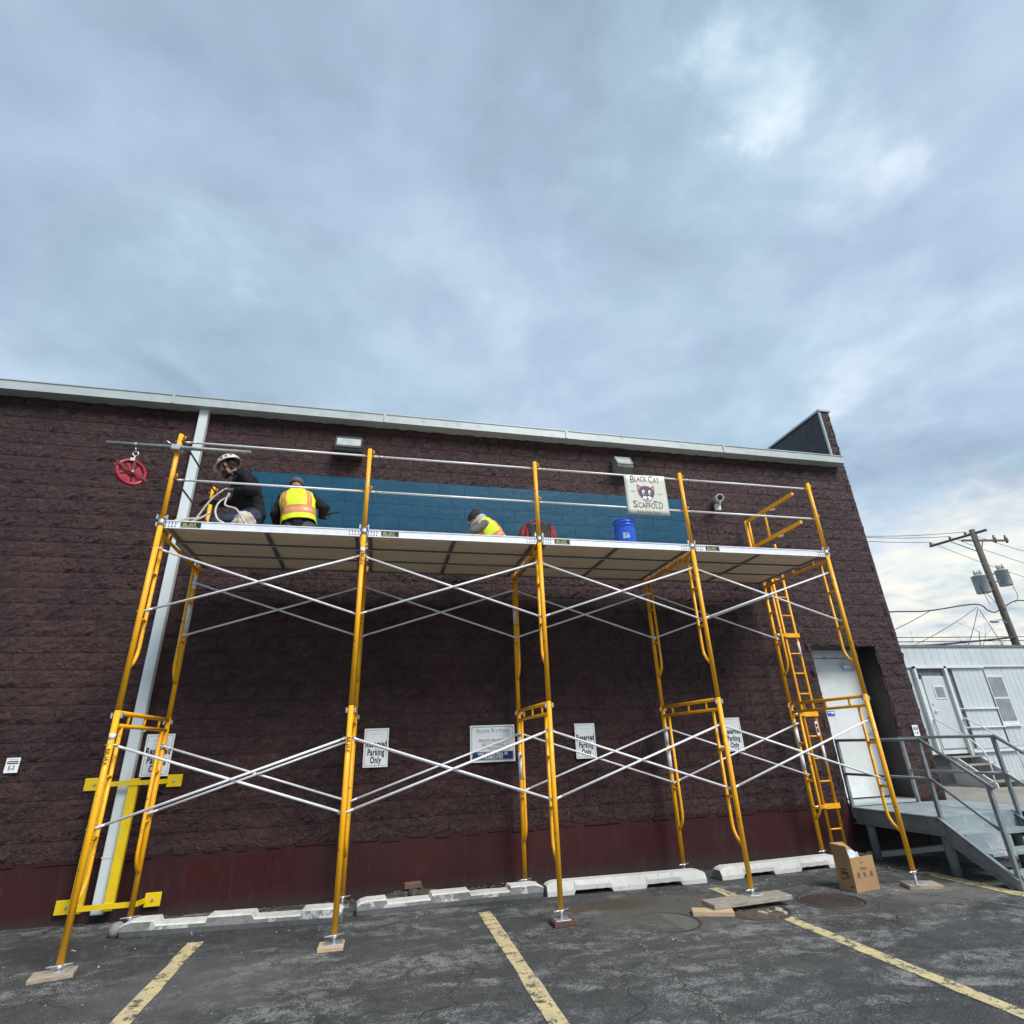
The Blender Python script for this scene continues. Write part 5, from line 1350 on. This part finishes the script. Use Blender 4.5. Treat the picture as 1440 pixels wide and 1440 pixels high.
pr += [('c', (1.05, .80, 4.66), .074, (.985, .76, 4.43), .062, 0), ('c', (.985, .76, 4.43), .060, (1.0, .96, 4.33), .046, 0)]
Bm2, w2 = head(pr, (1.182, .885, 4.885), (.02, .90, -.43), 2, up=Vector((0, .43, .9)), s=1.0)
hand(pr, (1.535, .90, 4.495), (.25, .75, .05), (.4, -.3, .8), 3, curl=.85, s=1.1, thumb=1)
hand(pr, (1.0, .975, 4.325), (0, .9, -.3), (.3, -.2, -.9), 3, curl=.5, s=1.1, thumb=-1)
person_body(pr, [m_jack, m_pant, m_skin, m_bglove, m_boot], p2, voxel=.0085, wr=.010)
vest(p2, (1.302, .655, 4.275), (1.205, .80, 4.81), (.99, .0, .12), [.215, .212, .215, .222, .205, .10], [.185, .188, .190, .180, .135, .085], (0, -.93, .1), seed=2)
m_bean = M('grey_knit_beanie', (.095, .10, .105), (.07, .074, .078), 20, .9, bump=.4, bscale=160)
m_bean2 = M('black_knit_beanie', (.016, .016, .018), (.028, .028, .03), 20, .9, bump=.4, bscale=160)
def beanie(parent, w, Bm, mat_, s=1.0, tip=.03):
    q = MB(); pf = [(.090, -.035), (.099, -.030), (.100, -.005), (.096, .0)] + [(.097 * math.cos(t), .0 + .102 * math.sin(t)) for t in lin(.1, PI / 2 - .03, 9)] + [(0, .1025)]
    q.lathe(pf, (0, 0, 0), 28); c = Vector(w(-.016, 0, .022))
    q.v = [tuple(Bm @ Vector((v[0] * 1.14 * s - tip * max(0, v[2]) * 4, v[1] * .95 * s, v[2] * s + (.012 * (v[0] < 0)))) + c) for v in q.v]
    return q.build('beanie', mat_, parent)
beanie(p2, w2, Bm2, m_bean)
MB().tube([(1.19 + .095 * math.cos(t), .855 + .085 * math.sin(t), 4.795 + .045 * math.sin(t)) for t in lin(0, 2 * PI, 20)], .046, 10).build('hood', m_jack, p2)
tl = MB().tube([(1.50, .955, 4.505), (1.56, .93, 4.515), (1.66, .88, 4.535), (1.755, .84, 4.545)], [.014, .014, .015, .016], 10); tl.box((1.54, .915, 4.47), (1.575, .945, 4.52))
lone(tl, 'hand_tool', m_bglove, 'black hand tool held by the worker with the grey beanie', 'tool', (1.6, .9, 4.5), bevel=.003)
# -- third worker: hunched at the wall beside the middle post, facing left
p3 = thing('person', 'hunched worker in yellow safety vest, grey hood and black beanie, nearest the tool bag', 'person', (3.75, 1.0, D))
pr = [('c', (3.90, .93, 4.16), .13, (3.90, 1.09, 4.16), .13, 1), ('c', (3.91, 1.0, 4.20), .155, (3.82, 1.0, 4.38), .16, 0), ('c', (3.82, 1.0, 4.38), .16, (3.735, 1.0, 4.47), .145, 0),
      ('c', (3.74, .86, 4.475), .078, (3.71, 1.15, 4.475), .078, 0), ('c', (3.70, 1.0, 4.53), .085, (3.675, 1.0, 4.58), .07, 0), ('c', (3.675, 1.0, 4.55), .058, (3.645, 1.0, 4.60), .055, 2)]
for y in (.90, 1.10): pr += [('c', (3.88, y, 4.15), .10, (3.56, y, D + .115), .076, 1), ('c', (3.56, y, D + .075), .06, (3.92, y, D + .06), .053, 1), ('c', (3.95, y, D + .052), .044, (4.06, y, D + .048), .04, 4)]
pr += [('c', (3.735, .845, 4.465), .072, (3.555, .80, 4.35), .060, 5), ('c', (3.555, .80, 4.35), .058, (3.43, .93, 4.24), .045, 5), ('c', (3.71, 1.165, 4.465), .072, (3.56, 1.22, 4.33), .060, 5), ('c', (3.56, 1.22, 4.33), .058, (3.44, 1.2, 4.22), .045, 5)]
Bm3, w3 = head(pr, (3.622, 1.0, 4.625), (-.86, .22, -.46), 2, up=Vector((-.46, 0, .88)), s=1.0)
hand(pr, (3.415, .945, 4.225), (-.6, .6, -.5), (.4, .3, -.6), 3, s=1.05); hand(pr, (3.42, 1.2, 4.20), (-.8, .1, -.5), (.4, -.2, -.7), 3, s=1.05, thumb=-1)
m_gsw = M('grey_sweatshirt', (.13, .135, .135), (.095, .10, .10), 9, .9, bump=.2, bscale=90)
person_body(pr, [m_gsw, m_pant, m_skin, m_bglove, m_boot, m_gsw], p3, voxel=.0085, wr=.009)
vest(p3, (3.935, 1.0, 4.20), (3.675, 1.0, 4.60), (.08, -1.0, .0), [.195, .20, .205, .208, .19, .09], [.175, .18, .185, .175, .135, .08], (.8, 0, .6), seed=6)
beanie(p3, w3, Bm3, m_bean2)
m_hood = M('light_grey_hood', (.44, .46, .47), (.36, .38, .39), 9, .85, bump=.2, bscale=60)
hd = MB().ell((3.70, .985, 4.60), (.085, .105, .095), 20, 12, 0, basis((-.6, 0, .8)))
hd.tube([(3.68 + .085 * math.cos(t), 1.0 + .095 * math.sin(t), 4.575 + .06 * math.cos(t)) for t in lin(0, 2 * PI, 20)], .034, 10).build('hood', m_hood, p3)

# ------------------------------------------------------------------ rope
m_rope = M('white_braided_rope', (.66, .62, .55), (.50, .46, .40), 60, .85, bump=.4, bscale=160)
def spline(pts, n=8):
    P = [Vector(p) for p in pts]; out = []
    for i in range(len(P) - 1):
        a, b_, c, d = P[max(i - 1, 0)], P[i], P[i + 1], P[min(i + 2, len(P) - 1)]
        for k in range(n):
            t = k / n; out.append(.5 * ((2 * b_) + (c - a) * t + (2 * a - 5 * b_ + 4 * c - d) * t * t + (3 * b_ - a - 3 * c + d) * t ** 3))
    return out + [P[-1]]
zr = ZD + .016
rp = MB().tube(spline([(.08, .10, zr), (.12, .06, zr + .02), (.20, .12, zr), (.30, .06, zr), (.28, .14, zr + .06), (.40, .14, 4.32), (.515, .15, 4.46), (.56, .165, 4.475), (.575, .17, 4.40), (.50, .13, 4.30), (.48, .10, 4.18), (.53, .06, 4.06), (.62, .06, zr), (.60, .12, zr + .02), (.50, .10, zr)]), .0105, 10)
rp.tube(spline([(.575, .17, 4.46), (.56, .12, 4.28), (.60, .10, 4.235), (.70, .09, 4.20), (.80, .07, 4.06), (.85, .07, zr)]), .0100, 10)
rp.tube(spline([(.12, .05, zr), (.25, .03, zr + .03), (.36, .04, zr + .05), (.44, .05, zr + .12), (.40, .08, zr + .10), (.30, .07, zr + .03), (.22, .10, zr)]), .0105, 10)
lone(rp, 'rope', m_rope, 'thick white rope looping from the kneeling worker\'s hands onto the deck', 'rope', (.3, .1, ZD))

# ------------------------------------------------------------------ site trailer
YT = 8.0
m_side = M('pale_ribbed_siding', (.56, .61, .62), (.51, .56, .57), 1.2, .5, 0.1, .04, 20, world=True, c3=(.40, .43, .43), s3=3.5, lo3=.62, hi3=.74)
m_trim = M('trailer_white_trim', (.66, .69, .69), (.60, .63, .63), 4, .45)
m_tdark = M('dark_grey_and_gap_shade', (.12, .13, .13), (.16, .17, .17), 5, .6)  # dark grey parts; on the porch gap strip it stands for shade
m_tglass = M('dull_window_glass', (.20, .23, .24), (.26, .29, .29), 2, .12)
tr = thing('office_trailer', 'long pale ribbed office trailer with a door, porch frame and window', 'trailer', (24, YT, .06))
TX0, TX1, TZ0, TZ1, TZR = 13.0, 36.0, .98, 3.36, 4.0
MB().box((TX0, YT + .02, TZ0), (TX1, YT + 3.5, TZ1)).build('wall', m_side, tr)
def ribs(x0, x1, z0, z1, y, name, st=.2, dd=.011, gap=.03):
    q = MB(); x = x0
    while x < x1 - .03:
        q.box((x, y - dd, z0), (min(x + st - gap, x1), y, z1)); x += st
    o = q.build(name, m_side, tr); return o
n_ = 0
def panels(x0, x1, z0, z1, y=YT + .02, st=.203, nm='siding_panel'):
    x = x0
    while x < x1 - .02:
        MB().box((x + .005, y - .014, z0), (min(x + st - .005, x1), y - .0005, z1)).build(nm, m_side, tr); x += st
panels(TX0, 18.33, TZ0 + .03, TZ1 - .03, st=.41); panels(21.12, 34.0, TZ0 + .03, TZ1 - .03); panels(15.0, 34.0, TZ1 + .035, TZR - .065, YT - .02, st=.305, nm='fascia_panel')
MB().box((TX0, YT - .019, TZ1), (TX1, YT + 3.5, TZR)).build('roof_band', m_side, tr)
MB().box((TX0 - .02, YT - .06, TZR - .06), (TX1, YT + 3.54, TZR + .02)).build('roof_edge', m_tdark, tr)
MB().box((TX0, YT - .055, TZ1 - .025), (TX1, YT - .020, TZ1 + .03)).build('band_trim', m_trim, tr)
MB().box((TX0, YT - .03, TZ0 - .10), (TX1, YT + .0, TZ0 + .0)).build('sill_band', m_trim, tr)
panels(19.95, 34.0, .07, TZ0 - .11, YT + .07, .16, 'skirt_panel'); MB().box((19.9, YT + .071, .05), (TX1, YT + .14, TZ0 - .02)).build('skirt', m_side, tr)
MB().box((13, YT + .3, .03), (19.9, YT + .4, TZ0)).build('skirt', m_tdark, tr)
# porch: recessed door, jambs, post, the gap and the big swung panel beside it
MB().box((18.40, YT + .005, TZ0 + .02), (19.55, YT + .019, 3.34)).build('door_surround', m_trim, tr)
MB().box((18.42, YT - .004, 3.09), (19.50, YT + .004, 3.32)).build('transom_panel', m_tdark, tr)
td = MB().box((18.64, YT - .03, 1.03), (19.50, YT + .004, 3.06)).build('door', m_side, tr, bevel=.004)
wf = MB(); wf.box((18.94, YT - .045, 2.40), (19.36, YT - .031, 2.80)); wf.build('door_window_frame', m_trim, td); MB().box((18.99, YT - .050, 2.45), (19.31, YT - .0455, 2.75)).build('door_window_pane', m_tglass, td)
MB().tube([(18.72, YT - .07, 2.06), (18.84, YT - .07, 2.06)], .014, 8).tube([(18.74, YT - .07, 2.06), (18.74, YT - .03, 2.06)], .014, 8).build('handle', m_steel, td); MB().tube([(18.75, YT - .05, 2.26), (18.75, YT - .03, 2.26)], .03, 10).build('deadbolt', m_steel, td)
for (a, c) in ((18.35, 18.42), (19.50, 19.60)): MB().box((a, YT - .12, .03 if a > 19 else 1.0), (c, YT - .031, 3.36)).build('porch_post', m_trim, tr)
MB().box((18.35, YT - .12, 3.30), (21.08, YT - .056, 3.37)).build('porch_beam', m_trim, tr)
MB().box((19.605, YT + .002, 1.0), (19.85, YT + .019, 3.34)).build('gap_shade_strip', m_tdark, tr)  # solid strip between post and panel, the gap's shade put into its colour
for x in lin(19.86, 20.88, 5)[:-1] + [20.88]: MB().box((x, YT - .05, .98), (x + .196, YT - .01, 3.29)).build('swung_panel', m_side, tr)
for z in (2.09, 1.56): MB().tube([(19.62, YT - .09, z + .01), (21.14, YT - .09, z)], .024, 8).build('panel_bar', m_trim, tr)
MB().tube([(21.10, YT - .06, 1.0), (21.10, YT - .06, 3.28)], .02, 8).build('panel_edge', m_tdark, tr)
q = MB().tube([(18.50, YT - .10, 3.05), (18.50, YT - .01, 3.05)], .07, 12); q.build('porch_light', m_blk, tr)
wn_ = MB().box((21.16, YT - .02, 1.62), (21.86, YT + .004, 3.08)).build('window_frame', m_trim, tr); MB().box((21.22, YT - .026, 1.72), (21.80, YT - .0205, 2.37)).build('pane', m_tglass, wn_); MB().box((21.22, YT - .026, 2.43), (21.80, YT - .0205, 3.02)).build('pane', m_tglass, wn_); MB().box((21.12, YT - .06, 1.56), (21.90, YT - .02, 1.62)).build('sill', m_trim, wn_)
wx = MB().box((25.4, YT - .02, 1.62), (26.1, YT + .004, 3.08)).build('window_frame', m_trim, tr); MB().box((25.46, YT - .026, 1.72), (26.04, YT - .0205, 3.02)).build('pane', m_tglass, wx)
MB().box((22.62, YT + .03, .1), (22.68, YT + .054, .86)).build('skirt_joint', m_tdark, tr)
ts = thing('trailer_steps', 'grey steps with white pipe handrails at the trailer door', 'steps', (19, 7.4, .06))
for k in range(4): MB().box((18.50, YT - .35 - k * .27, .78 - k * .2), (19.62, YT - .085 - k * .27 + .01, .82 - k * .2)).build('step', m_yard, ts)
for x in (18.62, 19.50): MB().prism([(YT - .1, .05), (YT - .1, .79), (YT - .38, .77), (YT - 1.25, .16), (YT - 1.25, .05)], 'x', x, x + .04).build('side_panel', m_trim, ts)
for x in (18.46, 19.58): MB().tube(spline([(x, YT - .12, .85), (x, YT - .12, 1.72), (x, YT - .17, 1.80), (x, YT - .3, 1.78), (x, YT - 1.3, 1.02), (x, YT - 1.32, .10)], 4), .020, 8).build('handrail', m_trim, ts)

# ------------------------------------------------------------------ utility pole, wires, street lamp
m_pole = wood('grey_pole_timber', (.15, .13, .11), (.10, .088, .076), (14, 14, .6), .9)
m_can = M('transformer_grey', (.36, .40, .41), (.31, .35, .36), 3, .5, .1)
m_wire = M('black_cable', (.03, .03, .032), None, rough=.6); m_ins = M('brown_insulator', (.12, .10, .10), (.16, .14, .14), 9, .3)
PX, PY, PZ = 37.42, 18.0, 12.72
up = thing('utility_pole', 'leaning view of a timber utility pole with two grey transformers beyond the trailer', 'utility pole', (PX, PY, 0))
up['label'] = 'tall timber utility pole carrying two grey transformers beyond the trailer'
MB().tube([(PX, PY, -.5), (PX, PY, 6), (PX, PY, PZ)], [.21, .185, .150], 14).build('pole', m_pole, up)
a0, a1 = Vector((37.70, 17.38, 12.50)), Vector((36.42, 20.1, 12.33))
MB().bar(a0, a1, .13, .12).build('crossarm', m_pole, up)
MB().bar((PX - .05, PY + .1, 11.35), a0.lerp(a1, .62) - Vector((0, 0, .1)), .05, .05).build('arm_brace', m_tdark, up)
c0, c1 = Vector((36.40, 18.05, 12.0)), Vector((39.85, 17.9, 12.10))
MB().bar(c0, c1, .11, .10).build('crossarm', m_pole, up); MB().bar((PX + .05, PY - .05, 11.3), c0.lerp(c1, .45), .04, .04).build('arm_brace', m_tdark, up)
pins = []
for u in (.35, .62, .97):
    p_ = a0.lerp(a1, u) + Vector((0, 0, .06)); MB().tube([p_, p_ + Vector((0, 0, .08)), p_ + Vector((0, 0, .12)), p_ + Vector((0, 0, .2))], [.03, .07, .07, .03], 10).build('insulator', m_ins, up); pins.append(p_ + Vector((0, 0, .2)))
for u in (.72, .97):
    p_ = c0.lerp(c1, u); MB().tube([p_ - Vector((0, 0, .15)), p_ + Vector((0, 0, .1)), p_ + Vector((0, 0, .35))], [.06, .09, .05], 10).build('cutout_fuse', m_ins, up)
def can(x, y, z, r, h):
    q = MB(); q.lathe([(0, 0), (r * .96, 0), (r, .03), (r, h - .04), (r * 1.05, h - .03), (r * 1.05, h), (r * .5, h + .09), (0, h + .1)], (x, y, z), 20); k = q.build('transformer', m_can, up, fix=False)
    for dx, dy in ((-.45, 0), (.35, .2), (.1, -.45)): MB().tube([(x + dx * r, y + dy * r, z + h), (x + dx * r * 1.1, y + dy * r, z + h + .18), (x + dx * r * 1.25, y + dy * r, z + h + .36)], [.05, .075, .04], 8).build('bushing', m_can, k)
    MB().bar((x, y, z + h * .75), (PX, PY, z + h * .75), .08, .06).bar((x, y, z + h * .25), (PX, PY, z + h * .25), .08, .06).build('hanger', m_tdark, k)
can(36.50, 17.98, 8.72, .36, 1.0); can(38.45, 18.0, 9.22, .33, .92)
def wire(pts, r, label, group=None, n=14, sag=0.0):
    P = [Vector(p) for p in pts]
    if len(P) == 2 and sag: P = [P[0].lerp(P[1], t) - Vector((0, 0, sag * 4 * t * (1 - t))) for t in lin(0, 1, n)]
    q = MB().tube(P, r, 6); return lone(q, 'overhead_wire', m_wire, label, 'wire', tuple(P[0]), group)
g_ = 'overhead wires running from the utility pole'
ld = Vector((-1, -.43, -.02))
for i, p_ in enumerate(pins): wire([p_, p_ + Vector((-22, -3.0 - i * 1.0, -1.7 + .25 * i))], .016, ('upper', 'second', 'third')[i] + ' thin wire running left from the pole top crossarm to behind the building', g_, sag=.5)
for i, (p_, dz) in enumerate(((pins[0], -.9), (pins[1], -1.3), (pins[2], -1.5))): wire([p_, p_ + Vector((26, 4, dz - i * .6))], .016, ('upper', 'second', 'third')[i] + ' thin wire running right from the pole top crossarm', g_, sag=.8)
wire(spline([(20, 17.2, 6.9), (29.4, 18, 7.51), (32.0, 18, 7.61), (35.5, 18, 8.05), (36.3, 18, 7.7), (36.75, 18, 7.6), (37.2, 18, 7.75), (38.6, 18, 8.3), (40, 18.2, 8.35)], 6), .035, 'thick black service cable sagging past the pole below the transformers', None)
wire([(32.1, 18.0, 7.6), (24, 17.2, 5.2)], .02, 'thin drop wire splitting left from the thick service cable', None, sag=.2)
for i, (p_, e_) in enumerate((((35.6, 18, 7.9), (24, 13.5, 4.6)), ((35.6, 18, 7.8), (27, 13.2, 4.2)), ((35.7, 18, 7.75), (30, 13.2, 4.3)))): wire([p_, e_], .016, ('left', 'middle', 'right')[i] + ' slanting guy wire fanning down from the service cable to the trailer roof', g_, sag=.15)
wire([(20, 18.1, 6.1), (46, 18.1, 6.35)], .022, 'upper level phone line just above the trailer roof', g_, sag=.05); wire([(20, 18.1, 5.85), (46, 18.1, 6.15)], .022, 'lower level phone line just above the trailer roof', g_, sag=.05)
wire(spline([(26, 18.1, 5.6), (31, 18.1, 5.72), (34.5, 18.1, 5.95), (37.3, 17.8, 6.15)], 6), .05, 'bundled black cable rising to the pole above the trailer roof', None)
for pts in ([(36.35, 17.9, 9.5), (36.15, 17.8, 8.9), (36.5, 17.9, 8.0)], [(38.7, 18, 9.9), (39.0, 18, 8.7), (38.6, 18, 8.2)], [(36.7, 18, 8.7), (37.0, 17.9, 8.1), (37.4, 17.8, 7.7)]): MB().tube(spline(pts, 6), .015, 6).build('lead_wire', m_wire, up)
sl_ = thing('street_lamp', 'small grey street lamp on an arm from the utility pole', 'street lamp', (36.6, 18, 6.9))
MB().tube(spline([(37.25, 17.95, 6.95), (36.9, 17.9, 7.15), (36.5, 17.9, 7.12)], 6), .03, 8).build('arm', m_can, sl_)
MB().ell((36.32, 17.9, 7.04), (.34, .14, .085), 14, 8).build('lamp_head', m_can, sl_)

# ------------------------------------------------------------------ bare trees and brush behind the trailer
m_bark = M('grey_bark', (.10, .085, .07), (.14, .12, .10), 9, .9, bump=.3)
def bare_tree(label, x, y, h, seed, spread=.5):
    rg = random.Random(seed); t = thing('bare_tree', label, 'tree', (x, y, 0), 'bare trees behind the trailer')
    q = MB(); cr = MB()
    def grow(p, d, L, r, lv):
        n = 4; pts = [p]; rs = [r]
        for i in range(n):
            d = (d + Vector((rg.uniform(-.2, .2), rg.uniform(-.2, .2), rg.uniform(-.05, .15)))).normalized(); pts.append(pts[-1] + d * L / n); rs.append(r * (1 - .55 * (i + 1) / n))
        (q if lv == 0 else cr).tube(pts, rs, 5 if lv else 8)
        if lv < 4:
            for k in range(4 if lv else 6):
                i = rg.randint(1 if lv else 2, n); nd = (d + Vector((rg.uniform(-1, 1), rg.uniform(-1, 1), rg.uniform(-.2, .8))) * (.55 + spread)).normalized()
                grow(pts[i], nd, L * rg.uniform(.42, .62), rs[i] * .62, lv + 1)
    grow(Vector((x, y, 0)), Vector((0, 0, 1)), h * .62, h * .018, 0)
    q.build('trunk', m_bark, t); cr.build('crown', m_bark, t)
bare_tree('bare tree with tangled twigs just left of the utility pole', 36.6, 19.0, 7.6, 5)
bare_tree('bare tree top showing above the trailer roof near the building', 44, 34, 9.0, 9)
bare_tree('bare tree top showing above the middle of the trailer roof', 50, 36, 9.8, 12)
